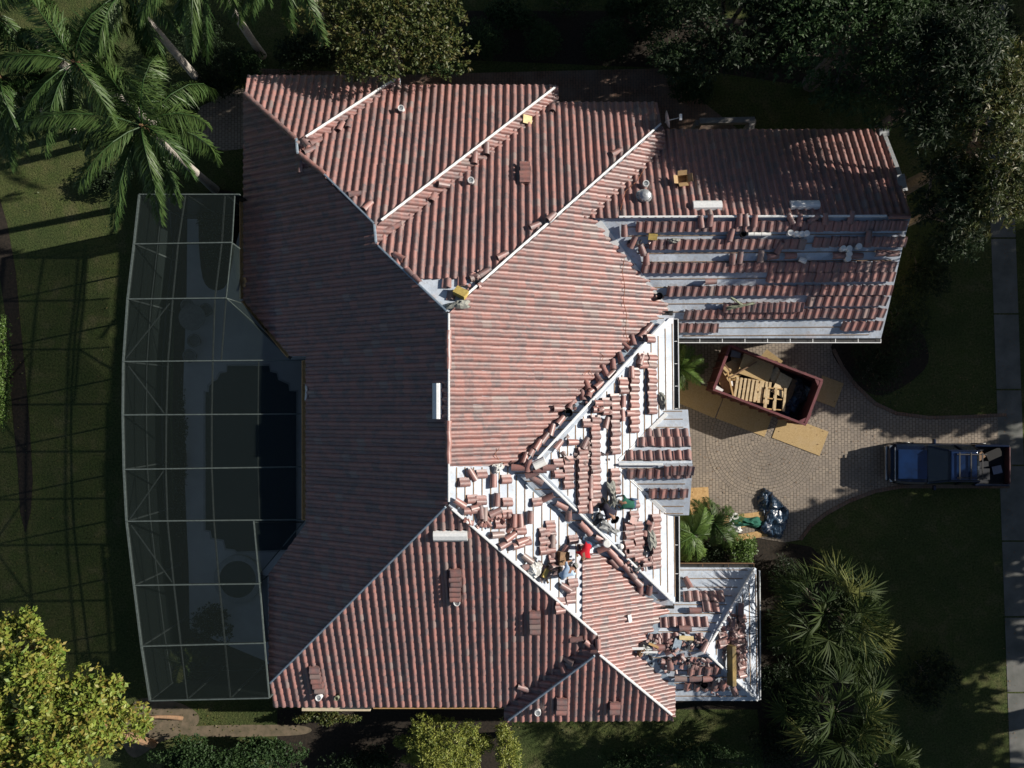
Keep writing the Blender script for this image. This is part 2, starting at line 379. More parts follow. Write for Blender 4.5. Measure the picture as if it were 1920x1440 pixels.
mb = MB(); mb.face([(math.cos(i*math.pi/16)*.87, math.sin(i*math.pi/16)*.87, 0) for i in range(32)]); o = mb.build('spa_water', 'water'); o.location = (sc_.x, sc_.y, Z0+.2); o['kind'] = 'structure'
# ================================================================= THE HOUSE
PLc = {'W':9.93,'N1':10.83,'N2':10.6,'N3':10.21,'E1':-.12,'E2':3.72,'E3':6.89,'S1':10.41,'S2':10.76,'W2':3.87,'GN':9.56,'GS':1.37,'FE':7.31,'FN':5.9,'FS':8.51,'RN':-1.01,'RE':8.46,'RS':10.05,'DN':3.99,'DS':6.66}
DV = {'W':(-1,0),'E':(1,0),'N':(0,1),'S':(0,-1)}
PD = {k: DV['W' if k[0]=='W' else k[-1] if k[-1] in 'NSEW' else k[0]] for k in PLc}
def on(pl, px, py, lift=0.0):
    d = ray(px, py); u = PD[pl]; t = (PLc[pl]+lift-H)/(d.z+M*(u[0]*d.x+u[1]*d.y)); return Vector((d.x*t, d.y*t, H+d.z*t))
LEN = math.sqrt(1+M*M)
def frame(pl):
    u = PD[pl]; n = Vector((M*u[0], M*u[1], 1))/LEN; v = Vector((-u[0], -u[1], M))/LEN; a = v.cross(n); return a, v, n   # along eave, up slope, normal
house = tag(empty('house', (0,0,0)), 'large house with a red clay tile roof being stripped and re-laid by roofers', 'house')
CW, CL = .315, .37
_t = np.linspace(0, 1, 10)
_p = np.where(_t < .67, .088*np.sin(np.pi*np.clip(_t/.67, 0, 1))**.75, -.008*np.sin(np.pi*np.clip((_t-.67)/.33, 0, 1)))
def clip(poly, hp):
    for (a, b, c) in hp:
        out = []; n = len(poly)
        for i in range(n):
            p, q = poly[i], poly[(i+1) % n]; dp = a*p[0]+b*p[1]+c; dq = a*q[0]+b*q[1]+c
            if dp >= 0: out.append(p)
            if dp*dq < 0: t = dp/(dp-dq); out.append(p+(q-p)*t)
        poly = out
        if len(poly) < 3: return None
    return poly
def halfplanes(pts):
    pts = ccw([(p.x, p.y) for p in pts]); hp = []
    for i in range(len(pts)):
        (x0, y0), (x1, y1) = pts[i], pts[(i+1) % len(pts)]; hp.append((-(y1-y0), (x1-x0), (y1-y0)*x0-(x1-x0)*y0))
    return hp
def tiles(pl, pieces, jit=1.0):
    a, v, n = (np.array(q) for q in frame(pl)); o = np.array([0, 0, PLc[pl]])
    allp = [[on(pl, *p) for p in pc] for pc in pieces]; pts = np.array([tuple(p) for pc in allp for p in pc])
    ua, va = (pts-o)@a, (pts-o)@v
    i0, i1 = int(ua.min()//CW)-1, int(ua.max()//CW)+1; j0, j1 = int(va.min()//CL)-1, int(va.max()//CL)+1
    I, J = np.meshgrid(np.arange(i0, i1+1), np.arange(j0, j1+1), indexing='ij'); I, J = I.ravel(), J.ravel()
    rng = np.random.default_rng(abs(hash(pl)) % 1000 if False else sum(map(ord, pl)))
    rnd = rng.random(len(I)); du = rng.normal(0, .004, len(I))*jit; dv = rng.normal(0, .010, len(I))*jit; dh = np.abs(rng.normal(0, .006, len(I)))*jit
    col = np.random.default_rng(5).random(5000)
    sk2 = np.random.default_rng(11).random((900, 60)); st2 = (sk2[(I+300) % 900, (J//5) % 60]*(1-(J % 5)/5)+sk2[(I+300) % 900, (J//5+1) % 60]*((J % 5)/5)); st2 = st2*.75+.25*rng.random(len(I)); A2 = []
    Q = []; A = []
    def pt(uu, vv, hh): return o+uu[:, None]*a+vv[:, None]*v+hh[:, None]*n
    for k in range(9):
        u0, u1 = (I+_t[k])*CW+du, (I+_t[k+1])*CW+du; b0, b1 = J*CL+dv, (J+1)*CL+.02+dv
        lo, hi = .042+dh, .012
        Q.append(np.stack([pt(u0, b0, _p[k]+lo), pt(u1, b0, _p[k+1]+lo), pt(u1, b1, _p[k+1]+hi+dh*0), pt(u0, b1, _p[k]+hi+dh*0)], 1)); A.append(rnd); A2.append(st2)
        Q.append(np.stack([pt(u0, b0, _p[k]*.9+.004+dh*0), pt(u1, b0, _p[k+1]*.9+.004+dh*0), pt(u1, b0, _p[k+1]+lo), pt(u0, b0, _p[k]+lo)], 1)); A.append(rnd); A2.append(st2)
    Q = np.concatenate(Q); A = np.concatenate(A); A2 = np.concatenate(A2); keepA2 = []; keepQ = []; keepA = []; extra = []
    for pc in allp:
        hp = halfplanes(pc); D = np.stack([Q[:, :, 0]*h[0]+Q[:, :, 1]*h[1]+h[2] for h in hp], 0)   # planes, faces, 4
        ins = (D >= 0).all(axis=(0, 2)); out = (D < 0).all(axis=2).any(axis=0); keepQ.append(Q[ins]); keepA.append(A[ins]); keepA2.append(A2[ins])
        for i in np.nonzero(~ins & ~out)[0]:
            c = clip(list(Q[i]), hp)
            if c is not None:
                for k in range(1, len(c)-1): extra.append((np.array([c[0], c[k], c[k+1], c[k+1]]), A[i], A2[i]))
    V = np.concatenate(keepQ); AA = np.concatenate(keepA); AB = np.concatenate(keepA2)
    o_ = np_mesh('roof_tiles', V, 4, 'clay_tile', house, {'rnd': AA, 'rnd2': AB})
    if extra:   # triangles of cut tiles: same mesh
        me = o_.data; E = np.array([e[0][:3] for e in extra]); nf = len(E); n0, l0, p0 = len(me.vertices), len(me.loops), len(me.polygons)
        verts = np.concatenate([V.reshape(-1, 3), E.reshape(-1, 3)]); m2 = bpy.data.meshes.new('roof_tiles')
        m2.vertices.add(len(verts)); m2.vertices.foreach_set('co', verts.astype(np.float32).ravel())
        m2.loops.add(len(verts)); m2.loops.foreach_set('vertex_index', np.arange(len(verts), dtype=np.int32))
        m2.polygons.add(p0+nf); m2.polygons.foreach_set('loop_start', np.concatenate([np.arange(p0)*4, p0*4+np.arange(nf)*3]).astype(np.int32))
        m2.polygons.foreach_set('loop_total', np.concatenate([np.full(p0, 4), np.full(nf, 3)]).astype(np.int32))
        at_ = m2.attributes.new('rnd', 'FLOAT', 'FACE'); at_.data.foreach_set('value', np.concatenate([AA, [e[1] for e in extra]]).astype(np.float32)); at_ = m2.attributes.new('rnd2', 'FLOAT', 'FACE'); at_.data.foreach_set('value', np.concatenate([AB, [e[2] for e in extra]]).astype(np.float32))
        m2.update(calc_edges=True); m2.materials.append(MATS['clay_tile']); o_.data = m2; bpy.data.meshes.remove(me)
    return o_
def slab(pl, pieces, label=None):
    a, v, n = frame(pl); mb = MB()
    for pc in pieces:
        q = [on(pl, *p) for p in pc]; q = q if sum(q[i].x*q[(i+1)%len(q)].y-q[(i+1)%len(q)].x*q[i].y for i in range(len(q))) > 0 else q[::-1]
        mb.prism([p-Vector((0,0,.16)) for p in q], .16)
    o = mb.build('roof_underlayment', 'underlayment', house)
    if label: o['label'] = label
    return o
def bands(L, Rr, ys):
    def ix(pl, y):
        for (x0, y0), (x1, y1) in zip(pl, pl[1:]):
            if y0 <= y <= y1 and y1 > y0: return x0+(x1-x0)*(y-y0)/(y1-y0)
        return pl[-1][0]
    out = []
    for y0, y1 in zip(ys, ys[1:]):
        e = .001; p = [(ix(L, y0+e), y0), (ix(Rr, y0+e), y0), (ix(Rr, y1-e), y1), (ix(L, y1-e), y1)]
        q = []
        for t in p:
            if not q or abs(t[0]-q[-1][0])+abs(t[1]-q[-1][1]) > .5: q.append(t)
        if abs(q[0][0]-q[-1][0])+abs(q[0][1]-q[-1][1]) < .5: q.pop()
        out.append(q)
    return out
WL = [(457,178),(457,563),(545,668),(574,668),(574,982),(505,1075),(505,1282)]
WR = [(459,178),(555,264),(564,292),(700,421),(706,457),(840,587),(840,946),(507,1282)]
Wp = bands(WL, WR, [178,264,292,421,457,563,587,668,946,982,1075,1282])
E3t = [[(842,587),(1240,238),(1246,244),(1252,587)], [(842,587),(1252,587),(972,874),(842,874)]]
E3b = [[(1092,1036),(1130,1036),(1265,1150),(1265,1192),(1121,1192),(1092,1166)], [(1121,1192),(1265,1192),(1265,1222),(1121,1222)], [(1121,1222),(1265,1222),(1266,1342),(1259,1342)]]
FAC = {
 'W': Wp, 'N1': [[(466,142),(745,142),(741,150),(557,266),(461,178)]],
 'N2': [[(735,160),(1043,160),(1040,165),(706,425),(565,291),(560,268)]],
 'N3': [[(1030,192),(1232,192),(1240,236),(842,586),(707,458),(704,427)]],
 'E1': [[(741,146),(750,146),(750,168),(640,262),(575,290),(557,267)]],
 'E2': [[(1040,162),(1047,162),(1047,198),(730,480),(707,458),(706,425)]],
 'E3': E3t[:1]+[[(842,587),(1252,587),(1262,947),(842,947)], [(842,947),(1262,947),(1265,1192),(1121,1192)], E3b[1], E3b[2]],
 'S1': [[(841,947),(950,1041),(950,1325),(513,1325),(507,1282)], [(950,1041),(1121,1192),(1121,1222),(950,1320)]],
 'W2': [[(1120,1222),(952,1350),(945,1348),(945,1305),(1110,1205)]], 'S2': [[(1121,1222),(1261,1342),(1262,1350),(950,1352)]],
 'GN': [[(1243,243),(1652,243),(1708,406),(1104,410),(1090,409)]],
 'GS': [[(1104,409),(1708,406),(1700,432),(1661,598),(1652,634),(1262,634),(1240,590)]],
 'FE': [[(1005,864),(1255,596),(1263,596),(1266,1130),(1260,1130),(1009,888)]],
 'FN': [[(1008,877),(1256,597),(1255,591),(1180,591),(940,872),(955,878)]], 'FS': [[(1009,878),(1262,1129),(1262,1135),(1150,1135),(935,882),(957,878)]],
 'DN': [[(1130,869.5),(1298,869),(1290,768),(1215,768)]], 'DS': [[(1130,869.5),(1299,870),(1292,966),(1222,966)]],
 'RN': [[(1190,1221),(1324,1219),(1415,1065),(1266,1064),(1200,1130)]], 'RE': [[(1323,1219.5),(1415,1065),(1418,1066),(1423,1313),(1420,1313)]],
 'RS': [[(1190,1221),(1323,1220),(1421,1314),(1262,1314),(1230,1290)]],
}
for k, pc in FAC.items(): slab(k, pc)
for k in ('W','N1','N2','E1','E2','S1','W2','S2','GN'): tiles(k, FAC[k])
tiles('N3', [[(1030,192),(1232,192),(1240,236),(912,523),(775,523),(707,458),(704,427)]])
tiles('E3', E3t); tiles('E3', E3b)
# battens on the bare slopes
def battens(pl, step=.37):
    a, v, n = frame(pl); o = Vector((0,0,PLc[pl])); mb = MB()
    for pc in FAC[pl]:
        q = [on(pl, *p) for p in pc]; hp = halfplanes(q); vs = [(p-o).dot(v) for p in q]; us = [(p-o).dot(a) for p in q]
        for j in range(int(min(vs)/step)-1, int(max(vs)/step)+2):
            p0 = o+a*(min(us)-1)+v*(j*step); p1 = o+a*(max(us)+1)+v*(j*step); t0, t1 = 0., 1.
            for h in hp:
                d0 = h[0]*p0.x+h[1]*p0.y+h[2]; d1 = h[0]*p1.x+h[1]*p1.y+h[2]
                if d0 < 0 and d1 < 0: t0 = 2; break
                if d0 < 0: t0 = max(t0, d0/(d0-d1))
                elif d1 < 0: t1 = min(t1, d0/(d0-d1))
            if t1-t0 > .01:
                L = (p1-p0).length; t0 += .25/L; t1 -= .25/L
                if t1 > t0: mb.bar(p0.lerp(p1, t0)+n*.012, p0.lerp(p1, t1)+n*.012, .035, .022, up=n)
    return mb.build('batten', 'batten', house)
for k in ('GS','FE','FN','FS','DN','DS','RN','RE','RS'): battens(k)
# battens on the stripped patch beside the south ridge
def patch_battens():
    a, v, n = frame('E3'); mb = MB()
    for x in range(856, 1092, 16):
        ya = 876; yb = min(947+(x-842)*.875, 1165)
        if x > 958: ya = 882+(x-957)*.93
        mb.bar(on('E3', x, ya)+n*.012, on('E3', x, yb-6)+n*.012, .035, .022, up=n)
    mb.build('batten', 'batten', house)
patch_battens()
# ridge and hip boards: bare metal channels on top of the seams
def hipline(pls, a, b, w=.08, h=.09, mat='white_metal', name='ridge_board', lift=.1):
    pa, pb = [max((on(p, *q) for p in pls), key=lambda t: t.z) for q in (a, b)]
    mb = MB(); up = Vector((0,0,lift)); mb.bar(pa+up, pb+up, w, h); d = (pb-pa)
    mb.bar(pa+up+Vector((0,0,h/2+.006)), pb+up+Vector((0,0,h/2+.006)), w*.45, .012)
    return mb.build(name, mat, house)
for pls, a, b, m_ in [(('N1','E1'),(741,150),(575,258),'white_metal'), (('N2','E2'),(1040,166),(716,414),'white_metal'), (('N3','E3'),(1238,234),(868,560),'white_metal'),
    (('W','N2'),(608,327),(702,420),'blue_flash'), (('W','N3'),(710,462),(838,584),'blue_flash'), (('W','E3'),(842,588),(842,940),'white_metal'),
    (('W','S1'),(836,950),(508,1279),'blue_flash'), (('S1','E3'),(848,953),(1118,1188),'white_metal'), (('W2','S2'),(1114,1228),(954,1348),'blue_flash'),
    (('S2','E3'),(1124,1226),(1259,1338),'white_metal'), (('GN','GS'),(1160,408),(1660,406),'white_metal'),
    (('FN','FE'),(1008,860),(1246,604),'white_metal'), (('FS','FE'),(1010,889),(1258,1124),'white_metal'),
    (('DN','DS'),(1160,870),(1242,870),'white_metal'), (('RN','RE'),(1324,1216),(1413,1068),'white_metal'), (('RS','RE'),(1328,1226),(1419,1311),'white_metal'),
    (('W','N1'),(557,262),(559,288),'blue_flash'), (('W','N2'),(703,423),(706,456),'blue_flash'), (('RN','RS'),(1200,1221),(1232,1221),'white_metal')]:
    hipline(pls, a, b, mat=m_)
# valley flashings laid in the open valleys
def valley(pls, a, b, w=.34, mat='white_metal', side=(0,0)):
    w = min(w, .16) if pls[0] in ('DN','DS') else w
    pa = min((on(p, *a) for p in pls), key=lambda t: -t.z); pb = min((on(p, *b) for p in pls), key=lambda t: -t.z); n = frame(pls[0])[2]
    mb = MB(); mb.bar(pa+n*.03, pb+n*.03, w, .02, up=n); return mb.build('valley_flashing', mat, house)
valley(['GS'], (1120,417), (1250,584)); valley(['FE'], (1160,863), (1252,775), .1); valley(['FE'], (1160,878), (1250,962), .1)
valley(['DS'], (1160,880), (1246,958), .3); valley(['DN'], (1162,862), (1250,776), .3)
valley(['RS'], (1212,1228), (1262,1288), .3, 'blue_flash'); valley(['RN'], (1208,1214), (1246,1150), .3, 'blue_flash')
valley(['FN'], (975,868), (1228,600), .25, 'blue_flash'); valley(['FS'], (965,892), (1228,1126), .28, 'blue_flash')
# gutters: a dark trough with a white lip and hangers
def gutter(a, b, side, z=None, w=.17, mat='white_metal', tr='dark_metal'):
    a, b = Vector(a), Vector(b); s = Vector(side).normalized(); mb = MB(); d = (b-a).normalized()
    bot = MB(); bot.bar(a+s*w/2-Vector((0,0,.12)), b+s*w/2-Vector((0,0,.12)), w, .012, up=(0,0,1))
    mb.bar(a+s*w-Vector((0,0,.06)), b+s*w-Vector((0,0,.06)), .03, .13)
    L = (b-a).length; k = max(2, int(L/.9))
    for i in range(k+1):
        p = a+(b-a)*(i/k); mb.bar(p-Vector((0,0,.02)), p+s*(w-.016)-Vector((0,0,.02)), .025, .01)
    g_ = mb.build('gutter', mat, house); bot.build('gutter_trough', tr, g_); return g_
gutter(on('GS',1270,635), on('GS',1652,635), (0,-1,0)); gutter(on('FE',1264,598), on('FE',1266,766), (1,0,0)); gutter(on('FE',1266,968), on('FE',1267,1130), (1,0,0))
gutter(on('FN',1222,591), on('FN',1262,591), (0,1,0), mat='dark_metal'); gutter(on('FS',1215,1133), on('FS',1264,1133), (0,-1,0), mat='dark_metal')
gutter(on('RN',1270,1064), on('RN',1414,1064), (0,1,0), mat='wood_brown')
gutter(on('W',457,372), on('W',457,560), (-1,0,0), mat='wood_tan', tr='wood_tan'); gutter(on('W',574,676), on('W',574,975), (-1,0,0), mat='wood_tan', tr='wood_tan'); gutter(on('W',458,560), on('W',543,664), (-1,-1,0), mat='wood_tan', tr='wood_tan')
gutter(on('RE',1423,1070), on('RE',1424,1312), (1,0,0), w=.05)
gutter(on('S1',700,1326), on('S1',944,1326), (0,-1,0), w=.05, mat='wood_tan')
# cap tiles still mortared on some ridges
CAPP = [(-.125,0),(-.115,.055),(-.085,.1),(-.04,.128),(0,.135),(.04,.128),(.085,.1),(.115,.055),(.125,0)]
def cap_mesh(mb, m, L=.42):
    t = .8
    o_ = [[m @ Vector((x*(1 if e < 0 else t), e*L/2, z*(1 if e < 0 else t))) for x, z in CAPP] for e in (-1, 1)]
    i_ = [[m @ Vector((x*(1 if e < 0 else t)*.86, e*L/2, z*(1 if e < 0 else t)*.84)) for x, z in CAPP] for e in (-1, 1)]
    for k in range(8):
        mb.face([o_[0][k+1], o_[0][k], o_[1][k], o_[1][k+1]][::-1]); mb.face([i_[0][k], i_[0][k+1], i_[1][k+1], i_[1][k]][::-1])
        for e in (0, 1): mb.face([o_[e][k], o_[e][k+1], i_[e][k+1], i_[e][k]])
    for k in (0, 8): mb.face([o_[0][k], o_[1][k], i_[1][k], i_[0][k]])
def caps(pls, a, b):
    pa, pb = [max((on(p, *q) for p in pls), key=lambda t: t.z) for q in (a, b)]; d = pb-pa; n = max(1, round(d.length/.37)); mb = MB()
    q = d.normalized().to_track_quat('Y', 'Z').to_matrix().to_4x4()
    for i in range(n):
        c = pa+d*((i+.5)/n)+Vector((0,0,.045)); cap_mesh(mb, Matrix.Translation(c) @ q @ Matrix.Rotation(R(3), 4, 'X') @ Matrix.Rotation(R(random.uniform(-5,5)), 4, 'Z'))
    mb.build('ridge_cap', 'clay_tile', house)
caps(('W','N1'),(461,178),(556,262)); caps(('W','N2'),(562,290),(610,328)); caps(('W','E3'),(841,622),(841,690)); caps(('W','E3'),(841,790),(841,868))
caps(('GN','GS'),(1664,406),(1704,406)); caps(('W','N3'),(762,506),(790,532)); caps(('S1','E3'),(1121,1194),(1121,1218))
# walls under the eaves
def wall(x0, y0, x1, y1, z, mat='stucco'):
    mb = MB(); mb.box(((x0+x1)/2, (y0+y1)/2, z/2), (abs(x1-x0), abs(y1-y0), z)); return mb.build('wall', mat, house)
xw = on('W',457,400).x+.5
wall(-8.2, -8.3, 5.6, 9.5, 3.3); wall(xw, 4.4, -8.2, 13.6, 2.75); wall(-8.2, 9.5, .9, 13.0, 2.7); wall(.9, 9.5, 5.3, 12.3, 2.65)
wall(-10.2, -12.2, -8.2, -8.8, 3.0); wall(-8.2, -12.2, 5.5, -8.3, 2.95); wall(-.4, -12.8, 5.5, -12.2, 2.9)
wall(5.6, 3.5, 14.9, 11.5, 2.5); wall(5.6, -12.0, 9.2, -7.5, 2.6); wall(14.902, 3.5, 15.0, 11.5, 2.4); wall(5.6, -4.2, 6.2, -.6, 3.4)
mb = MB(); mb.face([(15.0,3.5,2.4),(15.0,11.5,2.4),(15.0,7.48,4.75)]); mb.face([(15.003,11.5,2.4),(15.003,3.5,2.4),(15.003,7.48,4.75)]); mb.build('gable_wall', 'stucco', house)
for i in range(3):   # garage doors
    mb = MB(); mb.box((7.6+i*2.9, 3.47, 1.1), (2.4, .05, 2.2))
    for k in range(3): mb.box((7.6+i*2.9, 3.44, .55+k*.55), (2.3, .03, .03))
    mb.build('garage_door', 'white_metal', house)
mb = MB(); mb.box((6.23, -2.4, 1.1), (.06, 1.6, 2.2)); d_ = mb.build('door', 'wood_brown', house); mb = MB(); mb.box((6.29,-1.85,1.05),(.05,.04,.2)); mb.build('handle', 'chrome', d_)
for (x, y, sx, sy) in [(-10.9,-10.5,.06,1.4),(-4,-12.22,1.6,.06),(2,-12.83,1.6,.06),(9.23,-9.8,.06,1.6),(5.63,1.6,.06,1.8),(-8,13.63,1.6,.06),(-4.5,13.1,1.4,.06)]:
    mb = MB(); mb.box((x, y, 1.5), (sx, sy, 1.2)); f_ = mb.build('window', 'white_metal', house); mb = MB(); mb.box((x, y, 1.5), (sx*1.15 if sx < .1 else sx-.12, sy*1.15 if sy < .1 else sy-.12, 1.06)); mb.build('pane', 'car_glass', f_)
# cream bay ledge below the south eave, and the shed roofs of the bay
mb = MB(); a_, b_ = at(566,1331,2.6), at(694,1329,2.6); mb.box(((a_.x+b_.x)/2, a_.y+.35, 1.3), (b_.x-a_.x, .8, 2.6)); mb.build('bay_wall', 'stucco', house)
# rake board on the gable end
mb = MB(); mb.bar(on('GN',1652,246)+Vector((.02,0,.09)), on('GN',1690,345)+Vector((.02,0,.09)), .16, .1); mb.box(on('GN',1655,250)+Vector((0,0,.12)), (.4,.3,.1)); mb.box(on('GN',1686,345)+Vector((.05,0,.14)), (.3,.7,.08), rz=.2); mb.build('rake_board', 'galv', house)
# vents
def pipe(pl, x, y, r_=.13, h=.36, mat='white_metal', cap=False):
    p = on(pl, x, y); mb = MB(); mb.lathe((0,0,0), [(r_,-.1),(r_,h),(r_*.82,h),(r_*.82,h-.12)], 16); o = mb.build('vent_pipe', mat, house); o.location = p; return o
for a in [('N2',754,208),('N3',884,342),('GN',1209,348),('S1',858,1126),('S1',601,1303),('S2',1008,1331)]: pipe(*a)
pipe('S1',634,1305,.09,.3,'green_glass'); pipe('N3',985,310,.08,.3,'galv'); pipe('W',1,1) if False else None
def roundvent(pl, x, y):
    p = on(pl, x, y); q = frame(pl)[2].to_track_quat('Z','Y').to_matrix().to_4x4(); mb = MB()
    mb.lathe((0,0,0), [(.34,.06),(.33,.12),(.16,.14),(.16,.3)], 20, q); mb.lathe((0,0,.26), [(.2,0),(.25,.05),(.22,.14),(.12,.2),(.02,.22)], 20)
    for k in range(12): a = k*math.pi/6; mb.box((math.cos(a)*.235, math.sin(a)*.235, .33), (.02,.05,.12), rz=a)
    o = mb.build('roof_vent', 'galv', house, smooth=False); o.location = p
roundvent('GN', 1207, 370)
def hood(pl, x, y, L, W, vert=False, label=None):
    a, v, n = frame(pl); c = on(pl, x, y)+n*.16; mb = MB()
    if vert: a, v = v, a
    pr = [(-.5,-.1),(-.44,.04),(-.2,.10),(.2,.10),(.44,.04),(.5,-.1)]
    for k in range(5):
        p = [c+a*(s*L/2)+v*(pr[j][0]*W)+n*pr[j][1] for s, j in ((-1,k),(1,k),(1,k+1),(-1,k+1))]; mb.face(p)
    for s in (-1, 1): mb.face([c+a*(s*L/2)+v*(q[0]*W)+n*q[1] for q in pr][::s])
    o = mb.build('ridge_vent', 'white_metal', house); return o
hood('GN',1325,389,1.15,.42); hood('GN',1507,388,1.15,.40); hood('S1',845,1001,1.25,.42); hood('W',823,752,1.3,.36)
for x, y in ((568,575),(583,615),(590,648),(650,550)):
    pass
# ================================================================= LOOSE ROOF TILES
def tile_mesh():
    mb = MB(); n = 8; W = .33; L = .42
    def prof(k): t = k/n; return (t-.5)*W, (.078*math.sin(math.pi*t/.68)**.8 if t < .68 else -.004)
    for k in range(n):
        (x0, z0), (x1, z1) = prof(k), prof(k+1)
        top = [(x0,-L/2,z0+.022),(x1,-L/2,z1+.022),(x1,L/2,z1+.022),(x0,L/2,z0+.022)]
        bot = [(x0,-L/2,z0),(x1,-L/2,z1),(x1,L/2,z1),(x0,L/2,z0)]
        mb.face(top); mb.face(bot[::-1]); mb.face([bot[0],bot[1],top[1],top[0]]); mb.face([top[3],top[2],bot[2],bot[3]])
        if k == 0: mb.face([bot[0],top[0],top[3],bot[3]])
        if k == n-1: mb.face([bot[1],bot[2],top[2],top[1]])
    return mb
_tm = tile_mesh(); TILE = _tm.build('clay_tile', 'clay_tile').data; bpy.data.objects.remove(bpy.data.objects['clay_tile'])
_cm = MB(); cap_mesh(_cm, Matrix.Identity(4), .44); CAP = _cm.build('ridge_tile', 'clay_tile').data; bpy.data.objects.remove(bpy.data.objects['ridge_tile'])
LOOSE = MB(); CNT = [0]
def mat_of(c, a, v, n): return Matrix(((a.x,v.x,n.x,c.x),(a.y,v.y,n.y,c.y),(a.z,v.z,n.z,c.z),(0,0,0,1)))
def place(me, m, label, cat, group):
    o = bpy.data.objects.new(me.name.split('.')[0], me); o.matrix_world = m; link(o); return tag(o, label, cat, group, 'thing')
ONES = 'first second third fourth fifth sixth seventh eighth ninth tenth eleventh twelfth thirteenth fourteenth fifteenth sixteenth seventeenth eighteenth nineteenth twentieth'.split()
def ordw(i): return ONES[i] if i < 20 else ('twenty-' if i < 29 else 'thirtieth' if i == 29 else 'thirty-')+(ONES[(i+1)%10-1] if i != 29 else '')
def add_loose(m):
    n = len(LOOSE.v); LOOSE.v += [tuple(m @ Vector(p)) for p in _tm.v]; LOOSE.f += [tuple(i+n for i in f) for f in _tm.f]; LOOSE.mi += [0]*len(_tm.f)
def strip(pl, p0, p1, label, layers=3, tilt=0., flip=0, sp=.325, skew=0., lay0=.02):
    a, v, n = frame(pl); A, B = on(pl, *p0), on(pl, *p1); k = max(1, int((B-A).length/sp)); cnt = k
    for i in range(k):
        c = A.lerp(B, (i+.5)/k); lv = max(1, layers + random.choice((0,0,0,-1)) if layers > 2 else layers)
        rz = R(skew+random.gauss(0, 1.6)); 
        for j in range(lv):
            m = mat_of(c+n*(lay0+j*.042+abs(math.sin(R(tilt)))*.14)+a*random.gauss(0,.008)+v*random.gauss(0,.012), a, v, n) @ Matrix.Rotation(rz+R(random.gauss(0,1.5)), 4, 'Z') @ Matrix.Rotation(R(tilt+random.gauss(0,2)), 4, 'Y')
            if j < lv-1 or CNT[0] >= 298: add_loose(m)
            else:
                CNT[0] += 1; hor = abs(p1[0]-p0[0]) > abs(p1[1]-p0[1])
                place(TILE, m, 'clay tile, %s from %s in the %s' % (ordw(i), 'left' if hor else 'top', label), 'clay tile', 'clay roof tiles in the '+label)
G = 'GS'
def gl(s): return s
strip(G,(1192,424),(1698,422),'top garage row below the ridge',2,-14,skew=-3)
strip(G,(1217,457),(1510,456),'left half of the second garage row',2,-14,skew=-6); strip(G,(1524,453),(1698,452),'shaded right half of the second garage row',2,-10,skew=-6)
strip(G,(1203,501),(1678,498),'third garage row',2,-14,skew=-7)
strip(G,(1437,519),(1676,517),'short shaded row under the third',2,-10,skew=-7)
strip(G,(1250,544),(1672,542),'fourth long garage row',2,-14,skew=-6)
strip(G,(1512,564),(1662,562),'short shaded row under the fourth',2,-12,skew=-7)
strip(G,(1356,573),(1502,572),'crowded garage row under the torn strip',2,-30,skew=0,sp=.22,lay0=.1)
strip(G,(1283,588),(1658,585),'fifth long garage row',2,-14,skew=-7)
strip(G,(1270,613),(1346,613),'lowest garage row, left part',2,-12,skew=-3); strip(G,(1577,610),(1652,609),'lowest garage row, right part',2,-12,skew=-8)
for (pl, x, y0, y1, lab) in [('N3',985,312,346,'tidy stack alone on the north slope'),('S1',854,1064,1120,'tall stack mid south slope above a pipe'),('S1',1003,1142,1182,'stack right of centre on the south slope'),
        ('S1',590,1246,1292,'slanting stack at the south west corner'),('S2',1053,1305,1332,'left stack on the low south triangle'),('S2',1152,1312,1332,'right stack on the low south triangle')]:
    a, v, n = frame(pl); A, B = on(pl, x, y0), on(pl, x+(12 if x == 590 else 0), y1); k = max(2, round((B-A).length/.26))
    for i in range(k):
        for j in range(3):
            m = mat_of(A.lerp(B, (i+.5)/k)+n*(.1+j*.05)+a*random.gauss(0,.02), v, -a, n) @ Matrix.Rotation(R(random.gauss(0,3)), 4, 'Z') @ Matrix.Rotation(R(10), 4, 'Y')
            if j < 2: add_loose(m)
            else: CNT[0] += 1; place(TILE, m, ordw(i)+' tile down in the '+lab, 'clay tile', 'clay roof tiles in the '+lab)
# field tiles laid on the open patch and the gable
def strip2(pl, p0, p1, label, layers=2): strip(pl, p0, p1, label, layers, 0)
ln = lambda s: s.replace('in the ','')+' of gable'
strip('DN',(1193,830),(1295,830),ln('in the upper row, north side'),2,sp=.36); strip('DN',(1206,813),(1292,813),ln('in the top row, north side'),1,sp=.36); strip('DN',(1170,855),(1297,855),ln('in the lower row, north side'),2,sp=.36)
strip('DS',(1174,885),(1297,885),ln('in the upper row, south side'),2,-14,sp=.34); strip('DS',(1244,877),(1299,877),'upright row across the gable ridge',1,-25,sp=.28,lay0=.1); strip('DS',(1214,922),(1292,922),ln('in the lower row, south side'),2,-14,sp=.34)
strip('N3',(826,533),(850,533),'left pair in the north open patch',2,sp=.3); strip('N3',(857,530),(876,530),'right pair in the north open patch',2,sp=.3)
strip('N3',(838,556),(852,556),'bottom of the north open patch',1,sp=.3)
def fl(s): return s
F_ = 'FE'
